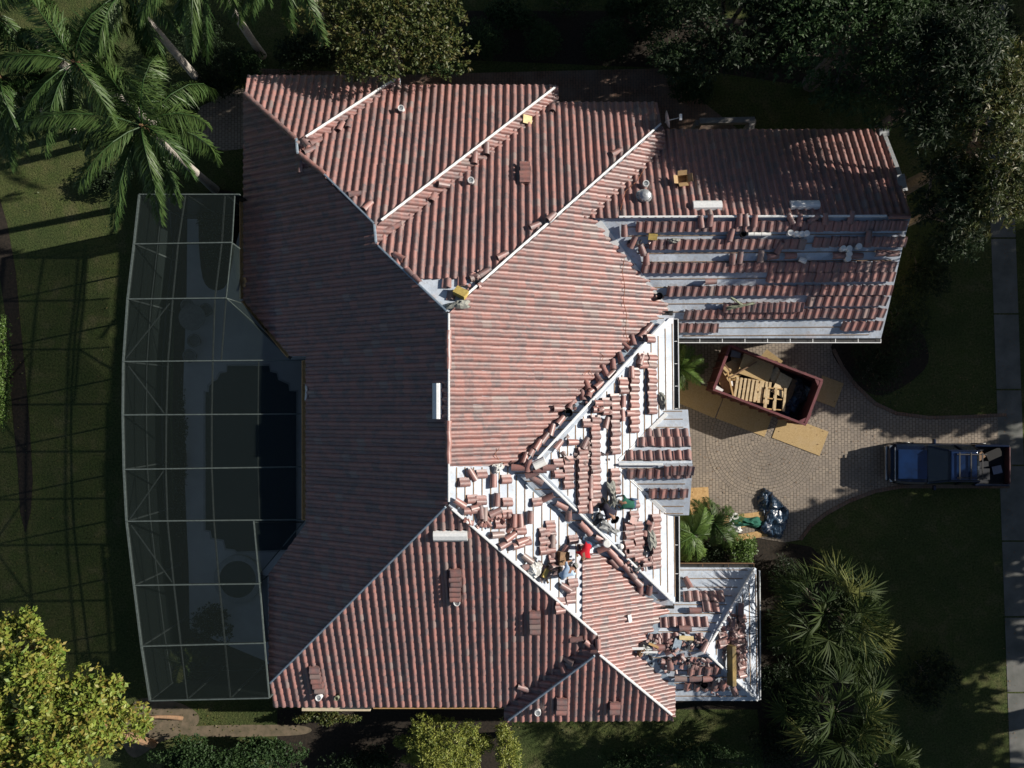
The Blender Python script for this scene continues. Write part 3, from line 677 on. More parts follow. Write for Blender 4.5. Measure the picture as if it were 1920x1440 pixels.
for (x, y0, y1, s) in [(1219,662,776,'column by the gutter above the gable'),(1216,627,643,'top pair by the hip corner'),(1186,690,811,'second column from the gutter'),(1165,708,738,'short piece beside the second column'),
    (1150,738,852,'third column from the gutter'),(1133,745,779,'short run left of the third column'),(1201,662,690,'short run in the upper corner'),
    (1113,778,950,'long fourth column from the gutter'),(1097,781,805,'short run heading the fourth column'),(1089,838,962,'long fifth column from the gutter'),
    (1062,856,916,'pile below the hip apex'),(1043,858,898,'pile beside the hip apex'),(1150,878,926,'column left of the gable point'),
    (1186,934,976,'short column before the crouching workers'),(1176,978,1046,'column below the crouching workers'),(1193,978,1050,'column edge below the crouching workers'),(1226,964,1066,'column by the gutter below the gable'),(1208,1040,1066,'short run near the south corner')]:
    strip(F_, (x, y0), (x, y1), fl(s), 4, sp=.305, skew=0)
def el(s): return s.replace('in the ','').replace('lying ','run ')+' by the ridge'
for (x, y0, y1, s) in [(948,884,912,'in the upper middle pile'),(902,874,902,'in the pile below tiled edge'),(868,896,912,'in the lone pair by the ridge'),(948,930,975,'in the middle column'),(935,957,990,'in the column beside middle'),
    (1004,933,948,'in the single pair mid slope'),(1030,976,1036,'in the lower right column'),(1018,988,1040,'in the wide lower right stack'),(1073,1000,1022,'in the pair left of red shirt'),(985,1000,1030,'in the low pile above hip'),
    (1035,1040,1056,'in the pair near the grey box'),(1072,1085,1100,'in the pair below blue shirt'),(1068,1100,1132,'in the lowest short column'),(1093,1020,1034,'in the pair under red shirt'),(884,928,944,'in the pair left of the middle'),(900,930,945,'in the pair beside the ridge pile'),(912,958,975,'in the slanting pile above the hip'),(975,988,1000,'in the flat run above pile'),(1048,1120,1150,'in the last column by the hip')]:
    strip('E3', (x, y0), (x, y1), el(s), 3, sp=.305)
def rl(s): return s.replace('in the ','').replace('beside the ','pair by the ')+', corner roof'
strip('RN',(1281,1119),(1357,1119),rl('in the top row'),3); strip('RN',(1316,1139),(1348,1139),rl('in the pair under the top row'),3)
strip('RN',(1237,1167),(1327,1167),rl('in the middle row'),3); strip('RN',(1224,1198),(1272,1198),rl('in the row above the debris'),3); strip('RN',(1300,1198),(1322,1198),rl('beside the white flashing piece'),2)
strip('RS',(1288,1254),(1352,1254),rl('in the row below the debris'),3); strip('RS',(1282,1285),(1366,1285),rl('in the bottom row'),2)
for x, y0, y1 in ((1388,1152,1270),(1375,1165,1215),(1352,1182,1215)): strip('RE',(x,y0),(x,y1),rl('in the column at x %d'%x if False else {1388:'in the long east column',1375:'in the second east column',1352:'in the short east column'}[x]),3)
tag(LOOSE.build('roof_tile_underlayers', 'clay_tile'), 'clay roof tiles lying beneath and among the stacked ones across the open roof', 'roof tiles', None, 'stuff')
# ---- half round ridge tiles, strewn
CAPN = {}
def cap(pl, x, y, ang, label, group=None, lift=.03, pitch=0, s=1.0):
    if not label.startswith(('half','lone','dark','pale','green','pink','red','long','single','orange','brown','grey')):
        k = CAPN[label] = CAPN.get(label, -1)+1; group = 'half round ridge tiles in the '+label; label = 'ridge tile, %s going down in the %s' % (ordw(k), label)
    a, v, n = frame(pl); t = R(ang); d3 = at(x+math.cos(t)*10, y-math.sin(t)*10, 5)-at(x, y, 5); d3 = (d3-n*d3.dot(n)).normalized()
    xx = d3.cross(n).normalized()
    m = mat_of(on(pl, x, y)+n*(lift+abs(math.sin(R(pitch)))*.2), xx, d3, n) @ Matrix.Rotation(R(pitch), 4, 'X') @ Matrix.Scale(s, 4)
    place(CAP, m, label, 'ridge tile', group or label.replace('ridge tile', 'ridge tiles', 1))
L1 = 'north strip beside the long front hip'
for x, y, an in sorted([(1216,616,60),(1204,631,62),(1186,641,100),(1173,652,125),(1163,674,95),(1149,686,95),(1133,697,115),(1145,703,45),(1121,712,110),(1122,725,55),(1105,740,70),(1092,743,100),(1070,762,65),(1051,790,55),(1034,808,80),(1021,823,62),(1008,837,60),(997,849,62),(984,862,75),(1100,724,100),(1112,732,40)], key=lambda q: q[1]):
    cap('FN', x, y, an+random.uniform(-6,6), L1, lift=.02+.1*random.random(), pitch=random.uniform(-14,14), s=1.1)
L2 = 'scatter on the white front entry slope'
for x, y, an in sorted([(1198,675,62),(1180,698,88),(1164,752,90),(1163,779,90),(1178,775,0),(1133,793,70),(1117,768,0),(1070,829,0),(1093,830,60),(1043,834,40),(1103,902,90),(1103,922,90),(1102,950,90),(1182,1031,0),(1118,756,0),(1216,988,70)], key=lambda q: q[1]):
    cap(F_, x, y, an, L2, lift=.12, pitch=random.uniform(-6,6), s=1.1)
L3 = 'heap where the front hips meet'
for x, y, an in sorted([(1013,876,0),(1006,896,150),(990,866,80),(1030,872,0),(972,872,0),(998,884,20)], key=lambda q: q[1]): cap('FS', x, y, an, L3, lift=.15, pitch=random.uniform(-10,10), s=1.15)
L4 = 'shaded strip below the front hip'
for x, y, an in sorted([(1028,930,35),(1052,946,145),(1066,962,90),(1092,983,120),(1100,991,120),(1124,1008,140),(1132,1026,30),(1146,1034,125),(1158,1048,125),(1172,1060,125),(1183,1074,125),(1194,1088,130),(1200,1098,90),(1217,1102,90),(1150,1052,125)], key=lambda q: q[1]):
    cap('FS', x, y, an, L4, lift=.05, pitch=random.uniform(-8,8), s=1.15)
L5 = 'scatter on the stripped slope by the ridge'
for x, y, an in sorted([(882,889,125),(922,900,90),(928,935,90),(858,942,150),(878,957,0),(960,974,90),(972,975,90),(991,968,90),(930,1002,0),(954,1006,25),(944,1020,20),(975,1014,10),(968,1022,5),(1032,1012,90),(985,1046,145),(1018,1078,15),(1055,1032,60),(898,958,100),(889,952,8),(905,962,90),(925,960,20),(1046,1066,100),(1032,1062,170),(1056,1100,150)], key=lambda q: q[1]):
    cap('E3', x, y, an, L5, lift=.12, pitch=random.uniform(-10,10), s=1.15)
for x, y, an, pl, lb in [(583,262,40,'N2','half round ridge tile next to the first north hip foot, upper of two'),(574,272,125,'N1','half round ridge tile laid across the top of the first north hip'),(594,267,35,'N2','half round ridge tile next to the first north hip foot, lower of two'),(582,284,40,'N2','half round ridge tile below the blue flashing of the first north hip'),
    (567,315,90,'W','lone half round ridge tile on the shaded west slope'),(640,240,75,'N2','half round ridge tile left of its twin under the first north hip'),(655,235,85,'N2','half round ridge tile right of its twin under the first north hip'),
    (690,388,60,'N2','half round ridge tile lying by the second north hip foot'),(667,366,10,'N2','half round ridge tile lying crosswise on the north slope near the shaded hip'),(712,430,2,'N3','half round ridge tile at the top of the second north hip'),(728,434,30,'N3','greenish half round ridge tile near the second hip top'),(742,427,28,'N3','pinkish half round ridge tile end on near the second hip top'),
    (795,372,150,'N3','dark half round ridge tile below the second north hip, lower of three'),(812,372,80,'N3','half round ridge tile beside the dark one below the second hip'),(829,348,0,'E2','half round ridge tile standing on the strip under the second hip'),
    (888,298,80,'E2','half round ridge tile tilted over on the thin strip, lower one'),(910,280,85,'E2','half round ridge tile tilted over on the thin strip, upper one'),(1036,206,85,'N3','half round ridge tile by the end of the second north hip'),
    (1156,288,35,'N3','half round ridge tile against the third north hip, uppermost'),(1030,408,38,'E3','half round ridge tile across the third north hip'),(1003,426,38,'N3','half round ridge tile against the third north hip, middle'),(942,482,40,'N3','half round ridge tile against the third hip above the open patch'),(910,513,40,'N3','long half round ridge tile at the open patch corner'),(893,522,30,'N3','half round ridge tile broken beside the open patch'),
    (1031,205,60,'E2','dark half round ridge tile leaning at the second hip end'),(749,484,140,'N3','reddish half round ridge tile above the shaded hip'),
    (1081,1195,15,'S1','half round ridge tile near the south ridge joint, leftmost'),(1102,1204,128,'S1','pale half round ridge tile near the south ridge joint'),(1068,1237,160,'W2','half round ridge tile on the shaded strip, upper'),(1056,1248,115,'W2','pale half round ridge tile on the shaded strip, lower'),(980,1287,150,'S1','half round ridge tile at the lower valley of the south slope'),
    (1313,413,100,'GS','half round ridge tile over the garage ridge, leftmost'),(1330,410,90,'GS','half round ridge tile under the left white ridge vent'),(1385,409,95,'GS','half round ridge tile in the garage ridge group, first'),(1397,410,100,'GS','half round ridge tile in the garage ridge group, second'),(1413,411,92,'GS','half round ridge tile in the garage ridge group, third'),
    (1480,407,120,'GS','half round ridge tile turned on the garage ridge, below right vent'),(1497,410,90,'GS','half round ridge tile below the right ridge vent'),(1524,408,40,'GS','half round ridge tile lying askew by the right ridge vent'),(1545,407,100,'GS','half round ridge tile right of the right ridge vent'),(1594,405,85,'GS','grey half round ridge tile on the shaded garage ridge'),
    (1170,430,95,'GS','half round ridge tile at the left end of the garage roof'),(1186,452,70,'GS','half round ridge tile left of the second garage row'),(1203,466,110,'GS','half round ridge tile above the third garage row, left'),(1211,483,95,'GS','half round ridge tile touching the third garage row'),(1425,478,90,'GS','half round ridge tile upright between second and third garage rows'),(1447,479,5,'GS','half round ridge tile lying flat right of the upright one'),
    (1480,478,0,'GS','half round ridge tile left of the fallen white pail'),(1372,482,95,'GS','half round ridge tile with a brown stain, left of pair'),(1386,480,90,'GS','half round ridge tile with a brown stain, right of pair'),(1331,526,0,'GS','single half round ridge tile alone on the bare white lane'),(1460,462,75,'GS','half round ridge tile leaning between second and third rows'),(1369,438,80,'GS','half round ridge tile left of the white tubes'),
    (1570,478,0,'GS','half round ridge tile under the cluster of pails'),(1604,478,0,'GS','half round ridge tile right of the cluster of pails'),(1650,473,0,'GS','half round ridge tile in the shaded pair, left'),(1672,474,0,'GS','half round ridge tile in the shaded pair, right'),(1626,441,90,'GS','dark half round ridge tile between the top rows in shade'),
    (1289,1094,110,'RN','half round ridge tile alone near the top of the corner roof'),(1303,1146,0,'RN','half round ridge tile between rows on the corner roof'),(1284,1180,0,'RN','half round ridge tile under the middle corner row'),(1234,1215,0,'RN','brown half round ridge tile among corner roof debris, left'),(1255,1240,100,'RS','orange half round ridge tile among corner roof debris'),
    (1275,1268,0,'RS','half round ridge tile in the flat run, left'),(1303,1268,5,'RS','half round ridge tile in the flat run, middle'),(1327,1268,0,'RS','half round ridge tile in the flat run, right'),(1339,1275,92,'RS','half round ridge tile beside the black hole, thin'),(1354,1275,92,'RS','half round ridge tile right of the thin one'),(1375,1290,110,'RS','half round ridge tile fallen near the south east hip'),
    (1320,1215,60,'RN','half round ridge tile on the corner roof peak'),(1385,1140,88,'RE','half round ridge tile at the head of the east column'),(1370,1168,80,'RE','half round ridge tile left of the east column'),(1010,828,0,'E3','half round ridge tile on the tiled slope edge') ]:
    if lb.startswith('half round ridge tile on the tiled slope edge'): x, y = 1040, 767; x, y = 1043, 766
    cap(pl, x, y, an, lb, None, .05 if pl[0] in 'NWS' else .1, random.uniform(-6,6), 1.15)
# ---- shards and debris: small broken pieces, one heap each
def heap(name, pl, x, y, w_, h_, n, mats, label, cat, seed=1, big=.28):
    rr = random.Random(seed); a, v, nn = frame(pl); mb = MB(); c0 = on(pl, x, y)
    for i in range(n):
        mb.cur = rr.randrange(len(mats)); p = on(pl, x+rr.gauss(0,w_/2.6), y+rr.gauss(0,h_/2.6))+nn*(.05+rr.random()*.12)-c0
        m = Matrix.Translation(p) @ Matrix.Rotation(rr.uniform(0,6.3),4,'Z') @ Matrix.Rotation(rr.gauss(0,.35),4,'X') @ Matrix.Rotation(rr.gauss(.3,.35),4,'Y')
        s = big*rr.uniform(.35,1); k = 5; w0 = s*rr.uniform(.5,1); arc = [(math.cos(t)*w0/2, math.sin(t)*w0*.22) for t in [math.pi*q/4 for q in range(5)]]; l0, l1 = s*rr.uniform(.3,.6), s*rr.uniform(.3,.6)
        for q in range(4):
            (xa,za),(xb,zb) = arc[q], arc[q+1]; ya = l0*(1-.3*rr.random()); 
            mb.face([m@Vector(t) for t in ((xa,-l0,za),(xb,-l0,zb),(xb,l1,zb),(xa,ya,za))]); mb.face([m@Vector(t) for t in ((xa,-l0,za-.02),(xa,ya,za-.02),(xb,l1,zb-.02),(xb,-l0,zb-.02))]); mb.face([m@Vector(t) for t in ((xa,-l0,za-.02),(xb,-l0,zb-.02),(xb,-l0,zb),(xa,-l0,za))])
    o = mb.build(name, mats); o.location = c0; return tag(o, label, cat, None, 'stuff')
CT = ['clay_tile','clay_tile','slate','clay_tile']
heap('tile_shards','RN',1275,1205,70,26,46,CT,'broken tile shards heaped above the ridge of the small corner roof','debris',1)
heap('tile_shards','RS',1285,1238,70,24,52,CT,'broken tile shards heaped just below the ridge of the small corner roof','debris',2)
heap('tile_shards','RE',1372,1205,30,70,40,['clay_tile'],'orange tile shards between the columns on the east side of the corner roof','debris',3)
heap('tile_shards','FE',1208,1010,16,50,20,CT+['cloth_grey'],'tile shards and scraps south of the crouching workers','debris',4)
heap('tile_shards','FE',1205,1055,40,26,22,CT,'tile shards near the south corner of the entry slope','debris',5)
heap('tile_shards','E3',1030,1066,50,22,34,CT+['cardboard'],'tile shards and scraps around the grey bag above the south hip','debris',6)
heap('tile_shards','E3',915,978,60,26,30,['clay_tile'],'tile shards along the upper end of the south hip board','debris',7)
heap('tile_shards','FE',1085,850,60,30,26,['clay_tile'],'tile shards around the piles at the hip meeting point','debris',8)
heap('tile_shards','N3',893,530,30,24,16,CT,'tile shards in the small open patch of the north slope','debris',9)
heap('tile_shards','FN',1090,752,80,50,26,CT,'dark tile shards in the narrow north strip','debris',10,.22)
heap('tile_shards','RS',1355,1285,36,22,18,['clay_tile'],'small tile shards beside the long yellow beam','debris',11,.2)
heap('tile_shards','GS',1200,458,40,20,12,CT,'tile shards left of the second garage row','debris',12,.2)
# ================================================================= THINGS LYING ON THE ROOF
def thing(name, mats, mb, label, cat, loc=None, group=None, smooth=False):
    o = mb.build(name, mats, smooth=smooth)
    if loc is not None: o.location = loc
    return tag(o, label, cat, group)
def pail(pl, x, y, label, group=None, lying=False, r_=.115, h=.28):
    a, v, n = frame(pl); p = on(pl, x, y)+n*.02; e = empty('pail', p); tag(e, label, 'pail', group); mb = MB()
    q = Matrix.Identity(4) if not lying else (Matrix.Translation((0,0,r_)) @ Matrix.Rotation(R(90),4,'Y') @ Matrix.Rotation(R(20),4,'X'))
    mb.lathe((0,0,0), [(r_*.86,0),(r_*.95,h*.7),(r_,h*.71),(r_,h)], 16, q); mb.build('body','white_plastic',e)
    mb = MB(); mb.lathe((0,0,0), [(r_*1.07,h),(r_*1.07,h+.02),(r_*.8,h+.012)], 16, q); mb.build('lid','white_plastic',e); return e
for i, (x, y, s) in enumerate([(1478,439,'nearest the white tubes'),(1489,441,'first of the row of three'),(1499,441,'middle of the row of three'),(1508,440,'last of the row of three'),(1576,468,'left one of the shaded cluster'),(1587,468,'top one of the shaded cluster'),(1587,478,'middle one of the shaded cluster'),(1585,487,'lowest one of the shaded cluster'),(1605,464,'apart at the right of the shaded cluster')]):
    pail('GS', x, y, 'small white pail on the garage roof, '+s, 'white pails on the garage roof')
pail('GS',1496,486,'small white pail fallen on its side on the garage roof', lying=True)
def tube3(name, mat, pts, r_, label, cat, n=10, group=None):
    mb = MB(); o0 = Vector(pts[0]); mb.tube([Vector(p)-o0 for p in pts], r_, n); return thing(name, mat, mb, label, cat, o0, group)
for i, (x0, x1) in enumerate(((1401,1411),(1412,1425),(1426,1443))):
    p = on('GS',x0,440)+Vector((0,0,.12)); q = on('GS',x1,440)+Vector((0,0,.12))
    tube3('tube','white_plastic',[p,q],.085,'white plastic tube lying in line on the garage roof, '+('left','middle','right')[i]+' one of three','tube',14,'white tubes on the garage roof')
def blackpot(pl, x, y, label, r_=.16):
    mb = MB(); mb.lathe((0,0,0), [(r_*.8,0),(r_,.26),(r_*.9,.26),(r_*.75,.02)], 16); return thing('bucket','rubber',mb,label,'bucket',on(pl,x,y)+Vector((0,0,.03)))
blackpot('GS',1234,557,'black bucket at the valley edge of the garage roof'); blackpot('FN',1066,774,'dark bucket half under a ridge tile in the north strip'); blackpot('RS',1317,1280,'black open bucket on the bottom row of the corner roof',.17); blackpot('GS',1391,441,'small dark bucket ahead of the white tubes',.13)
# white jug and roll at the hip meeting point
mb = MB(); mb.tube([(0,0,0),(.42,.2,.02)], .17, 14); mb.tube([(-.1,-.05,0),(0,0,0)], .06, 10); thing('jug','white_plastic',mb,'white plastic jug lying at the meeting point of the front hips','jug',on('FE',1001,872)+Vector((0,0,.35)))
mb = MB(); mb.lathe((0,0,0),[(.16,0),(.17,.12),(.13,.16),(.10,.16)],16); thing('paint_can','white_plastic',mb,'round white can on the front hip board between strewn ridge tiles','can',on('FS',1136,1016)+Vector((0,0,.25)))
mb = MB(); mb.lathe((0,0,0),[(.10,0),(.12,.1),(.09,.2),(.03,.24)],14); thing('bottle','white_plastic',mb,'small white container on the entry slope above the south column','container',on('FE',1163,1023)+Vector((0,0,.1)))
def bag(name, mat, pl, x, y, L, W, Hh, ang, label, cat, seed=0, lift=.04):
    rr = random.Random(seed); mb = MB(); nx, ny = 9, 7; a, v, n = frame(pl) if pl else (Vector((1,0,0)),Vector((0,1,0)),Vector((0,0,1)))
    t = R(ang); c = on(pl, x, y) if pl else at(x, y, 0)
    ea = (Vector((math.cos(t), math.sin(t), 0))); ea = (ea-n*ea.dot(n)).normalized(); eb = n.cross(ea); g_ = []
    ph = [rr.uniform(0,6) for _ in range(6)]
    for i in range(nx):
        row = []
        for j in range(ny):
            u, w_ = i/(nx-1)*2-1, j/(ny-1)*2-1; k = 1-.18*math.sin(3*u+ph[0])-.15*math.cos(4*w_+ph[1])
            z = Hh*max(0,(1-u*u)*(1-w_*w_))**.5*(1+.5*math.sin(7*u+ph[2])*math.cos(6*w_+ph[3]))+.01
            row.append(ea*(u*L/2*k)+eb*(w_*W/2*(1-.3*math.sin(2.5*u+ph[4])))+n*(z+lift))
        g_.append(row)
    for i in range(nx-1):
        for j in range(ny-1): mb.face([g_[i][j],g_[i+1][j],g_[i+1][j+1],g_[i][j+1]])
    mb.face([g_[i][0] for i in range(nx)]+[g_[nx-1][j] for j in range(1,ny)]+[g_[i][ny-1] for i in range(nx-2,-1,-1)]+[g_[0][j] for j in range(ny-2,0,-1)])
    return thing(name, mat, mb, label, cat, c)
bag('sack','cloth_grey','FE',1140,925,.85,.32,.16,95,'grey green sack with straps lying beside the workers','sack',1,.25)
bag('sack','cloth_grey','FE',1215,1010,.8,.34,.12,100,'crumpled grey sack on the column south of the workers','sack',2,.25)
bag('sack','cloth_grey','FE',1240,752,.6,.26,.16,100,'dark green grey bag near the front gutter above the gable','bag',3,.04)
bag('sack','grey_plastic','FE',1138,990,.75,.3,.12,-25,'pale grey sheet below the crouching workers','sheet',4,.2)
bag('sack','cloth_white','E3',1000,1068,.7,.5,.2,60,'white plastic bag spilling over the south hip board','bag',5,.1)
bag('sack','cloth_white','E3',932,876,.5,.3,.14,20,'small white crumpled bag under the tiled edge','bag',6,.12)
bag('sack','cloth_grey','N3',858,575,.75,.3,.18,10,'grey crumpled bag at the foot of the third north hip','bag',7,.08)
bag('sack','green_glass','GS',1386,568,.95,.14,.08,14,'torn pale green strip lying over the crowded tile row','strip',8,.3)
bag('sack','green_glass','GS',1378,560,.6,.10,.07,-35,'short torn strip crossing the long pale green one','strip',9,.3)
bag('sack','cloth_grey','GS',1262,449,.5,.18,.1,5,'small grey rag at the start of the second garage row','rag',10,.15)
bag('sack','slate','FE',1118,975,.5,.3,.12,40,'dark blue bag at the hip board by the workers','bag',11,.1)
bag('sack','cloth_grey','RN',1215,1213,.7,.4,.14,30,'dark bag at the valley point of the small corner roof','bag',12,.06)
bag('sack','wood_brown','RN',1204,1222,.4,.25,.14,30,'brown crumpled bag by the white flashing piece','bag',13,.06)
def slabthing(name, mat, pl, x, y, L, W, T, ang, label, cat, lift=.05):
    a, v, n = frame(pl) if pl else (Vector((1,0,0)),Vector((0,1,0)),Vector((0,0,1))); t = R(ang)
    ea = Vector((math.cos(t), math.sin(t), 0)); ea = (ea-n*ea.dot(n)).normalized(); eb = n.cross(ea); c = on(pl, x, y) if pl else at(x, y, 0)
    mb = MB(); mb.box((0,0,0),(L,W,T)); o = mb.build(name, mat); o.matrix_world = mat_of(c+n*(lift+T/2), ea, eb, n); return tag(o, label, cat)
slabthing('paper_sheet','paper','N3' if False else 'E2',986,226,.42,.36,.04,-3,'tan paper pad on the strip under the second north hip','paper',.12)
slabthing('box','yellow','N3',865,555,.5,.32,.2,-35,'yellow box of nails at the foot of the third north hip','box',.1)
slabthing('wrapper','yellow','GS',1223,442,.36,.24,.08,-4,'yellow printed wrapper at the start of the second garage row','wrapper',.12)
slabthing('board','wood_tan','RN',1224,1213,.42,.10,.05,-28,'short yellow tipped stick near the corner roof valley','stick',.22)
slabthing('flashing_piece','paper','RN',1285,1199,.58,.17,.04,-3,'pale flashing strip lying on the corner roof tiles','flashing strip',.24)
slabthing('box','yellow','E3',1014,1072,.34,.14,.10,55,'small yellow box in the white bag above the south hip','box',.3)
slabthing('block','wood_brown','E3',1050,1045,.42,.5,.3,-5,'brown box left of the bending workers','box',.05)
o = slabthing('beam','wood_tan','RE',1361,1243,1.62,.2,.34,90,'long yellow mottled beam lying across the corner roof','beam',.16); o.data.materials[0] = MATS['mottled_beam']
slabthing('flashing_piece','aluminium','RN',1207,1218,1.0,.1,.08,0,'white metal piece poking into the corner roof valley','flashing',.12).data.materials[0] = MATS['white_metal']
slabthing('flashing_piece','blue_flash','RN',1268,1212,.3,.5,.03,-25,'bluish metal sheet among the corner roof debris','metal sheet',.2)
slabthing('scrap','white_metal','E3',1177,1158,.16,.3,.04,10,'white scrap on the lower tiled front slope','scrap',.12)
# open cardboard box
e = tag(empty('cardboard_box', on('GN',1277,340)+Vector((0,0,.1)), .1), 'open cardboard box on the tiled garage slope', 'box'); mb = MB()
for s in (-1,1): mb.box((s*.2,0,.14),(.015,.34,.28)); mb.box((0,s*.16,.14),(.4,.015,.28))
mb.box((0,0,.01),(.4,.32,.02)); mb.build('body','cardboard',e)
for s, ry in ((1,.6),(-1,-.5)): mb = MB(); mb.box((s*.3,0,.32),(.2,.34,.012),ry=-ry); mb.build('flap','cardboard',e)
for s in (1,-1): mb = MB(); mb.box((0,s*.25,.31),(.38,.18,.012),rx=s*.6); mb.build('flap','cardboard',e)
# satellite dish
p = on('E3',1240,238)+Vector((.15,.15,.1)); e = tag(empty('satellite_dish', p), 'small grey satellite dish on an arm at the north corner of the main roof', 'satellite dish')
mb = MB(); q = Matrix.Rotation(R(84),4,'Y') @ Matrix.Rotation(R(0),4,'Z'); mb.lathe((.02,0,.35),[(.0,-.07),(.16,-.055),(.28,-.02),(.36,.03),(.365,.03)],24,Matrix.Rotation(R(12),4,'Z')@q); mb.build('dish','galv',e)
mb = MB(); mb.tube([(0,0,.0),(.0,0,.3)],.03,8); mb.tube([(.02,0,.2),(.55,.08,.35)],.018,6); mb.build('arm','galv',e); mb = MB(); mb.box((.58,.085,.37),(.1,.24,.1)); mb.build('receiver','white_metal',e)
# thin copper wires and cord
for i, (pl, pts) in enumerate([('E3',[(1170,486),(1166,510),(1171,540),(1168,565),(1174,590),(1172,625),(1180,650)]),('E3',[(936,840),(928,850),(938,866),(950,868)]),('E3',[(1120,660),(1132,668),(1128,676)]),('E3',[(1095,702),(1104,694),(1112,706)]),('GN',[(1208,316),(1195,340),(1172,360),(1162,396)])]):
    tube3('wire','wire',[on(pl,*p)+Vector((0,0,.13)) for p in pts],.012,['long thin copper wire trailing down the tiled front slope','thin wire curl at the lower tiled edge','thin wire curl near the strewn ridge tiles, upper','thin wire curl near the strewn ridge tiles, lower','thin wire hanging across the garage valley'][i],'wire',5)
# ================================================================= PEOPLE
def person(name, pl, px, py, yaw, cols, label, hat=None, lean=1.0, arm=0., seed=0, kneel=False, lift=.93):
    """bending figure; px, py = the pelvis as seen; yaw = facing."""
    rr = random.Random(seed); g0 = on(pl, px, py, lift)-Vector((0,0,lift)); hz = .93*(.55 if kneel else 1); root = Vector((g0.x, g0.y, 0)); u = PD[pl]
    gz = lambda P_: (PLc[pl]-M*(u[0]*P_.x+u[1]*P_.y))+.05
    cy_, sy_ = math.cos(yaw), math.sin(yaw)
    def Wd(x, y, z): return Vector((root.x+x*cy_-y*sy_, root.y+x*sy_+y*cy_, z))
    bz = gz(Wd(0,0,0)); J = {}; E = []
    def add(n_, x, y, z, r_, par, m, ground=False):
        p = Wd(x, y, z); p.z = gz(p)+z if ground else bz+z; J[n_] = (p, r_, m, len(J))
        if par: E.append((J[par][3], J[n_][3]))
    b = hz-.93; T, Pn, S, Gm = 'top', 'pants', 'skin', 'glove'
    add('pelvis',0,0,.93+b,.135,None,Pn); add('waist',.13,0,1.03+b,.125,'pelvis',T); add('chest',.36,0,1.10+b,.15,'waist',T); add('neck',.50,0,1.10+b,.062,'chest',S); add('head',.60,0,1.08+b,.10,'neck',S); add('crown',.71,0,1.03+b,.085,'head','hair'); add('nose',.67,0,.94+b,.03,'head',S)
    for s, k in ((1,'l'),(-1,'r')):
        add('sh'+k,.41,s*.19,1.07+b,.07,'chest',T); ex = .46+arm*s*.1; add('el'+k,ex,s*.27,.80+b,.045,'sh'+k,T); add('wr'+k,.60,s*.17,.58+b,.032,'el'+k,S); add('pa'+k,.64,s*.155,.50+b,.04,'wr'+k,Gm)
        for f in range(4): add('f%d%s'%(f,k),.61+.022*f,s*(.15-.004*f),.425+b-.008*(f in (1,2)),.011,'pa'+k,Gm); add('g%d%s'%(f,k),.62+.022*f,s*(.125),.40+b,.009,'f%d%s'%(f,k),Gm)
        add('th'+k,.60,s*.115,.47+b,.012,'pa'+k,Gm); add('ti'+k,.61,s*.09,.44+b,.010,'th'+k,Gm)
        add('hip'+k,-.02,s*.10,.86+b,.10,'pelvis',Pn)
        kx = .20 if kneel else .10; add('kn'+k,kx+.05*s,s*.16,(.12 if kneel else .48),.072,'hip'+k,Pn,True); add('an'+k,-.22 if kneel else -.04+.06*s,s*.17,.08,.05,'kn'+k,Pn,True); add('to'+k,(-.02 if kneel else .14)+.06*s,s*.18,.03,.045,'an'+k,'shoe',True)
    vs = [None]*len(J); rs = vs[:]; ms = vs[:]
    for n_, (p, r_, m, i) in J.items(): vs[i] = p-Vector((root.x,root.y,bz)); rs[i] = r_; ms[i] = m
    me = bpy.data.meshes.new('person'); me.from_pydata([tuple(v) for v in vs], E, []); o = bpy.data.objects.new(name, me); link(o)
    md = o.modifiers.new('s','SKIN'); 
    for i, sv in enumerate(me.skin_vertices[0].data): sv.radius = (rs[i], rs[i]); sv.use_root = (i == 0)
    md2 = o.modifiers.new('d','SUBSURF'); md2.levels = 1; md2.render_levels = 1
    dg = bpy.context.evaluated_depsgraph_get(); nm = bpy.data.meshes.new_from_object(o.evaluated_get(dg)); o.modifiers.clear(); o.data = nm; o.location = (root.x, root.y, bz)
    names = ['top','pants','skin','glove','hair','shoe']; nm.materials.clear()
    for q in names: nm.materials.append(MATS[cols.get(q, {'skin':'skin','glove':'glove','hair':'hair','shoe':'wood_brown'}.get(q))])
    seg = [(vs[i], vs[j], ms[j] if not (ms[i] == 'top' and ms[j] == 'skin') else 'skin') for i, j in E]
    for pg in nm.polygons:
        best = None
        for a_, b_, m in seg:
            d = b_-a_; t = max(0, min(1, (pg.center-a_).dot(d)/max(d.length_squared, 1e-6))); q = (a_+d*t-pg.center).length
            if m == 'top' and best is None or best is None or q < best[0]: best = (q, m)
        pg.material_index = names.index(best[1]); pg.use_smooth = True
    hp = J['crown'][0]-Vector((root.x,root.y,bz)); dr_ = (J['crown'][0]-J['head'][0]).normalized()
    if hat:
        q = dr_.to_track_quat('Z','Y').to_matrix().to_4x4(); hp = hp-dr_*.03; mb = MB()
        mb.lathe(hp, [(.185,-.02),(.19,-.01),(.115,.0),(.112,.07),(.07,.10),(.02,.105)] if hat[0] == 'brim' else [(.118,-.06),(.12,.0),(.10,.06),(.05,.09),(.01,.095)], 18, q)
        if hat[0] == 'cap': mb.box(hp+Matrix.Rotation(yaw,3,'Z')@Vector((.04,0,-.10)), (.14,.15,.02), rz=yaw, ry=.9)
        mb.build('hat', hat[1], o, True)
    return tag(o, label, 'person')
person('person','FS',1102,1020,R(-112),{'top':'cloth_red','pants':'cloth_jeans','glove':'glove'},'person in a red shirt and jeans bending over to hand tiles down', None, seed=1)
person('person','E3',1052,1080,R(38),{'top':'cloth_sky','pants':'cloth_black'},'person in a pale blue shirt and grey cap bending below the red one', ('cap','cloth_grey'), seed=2)
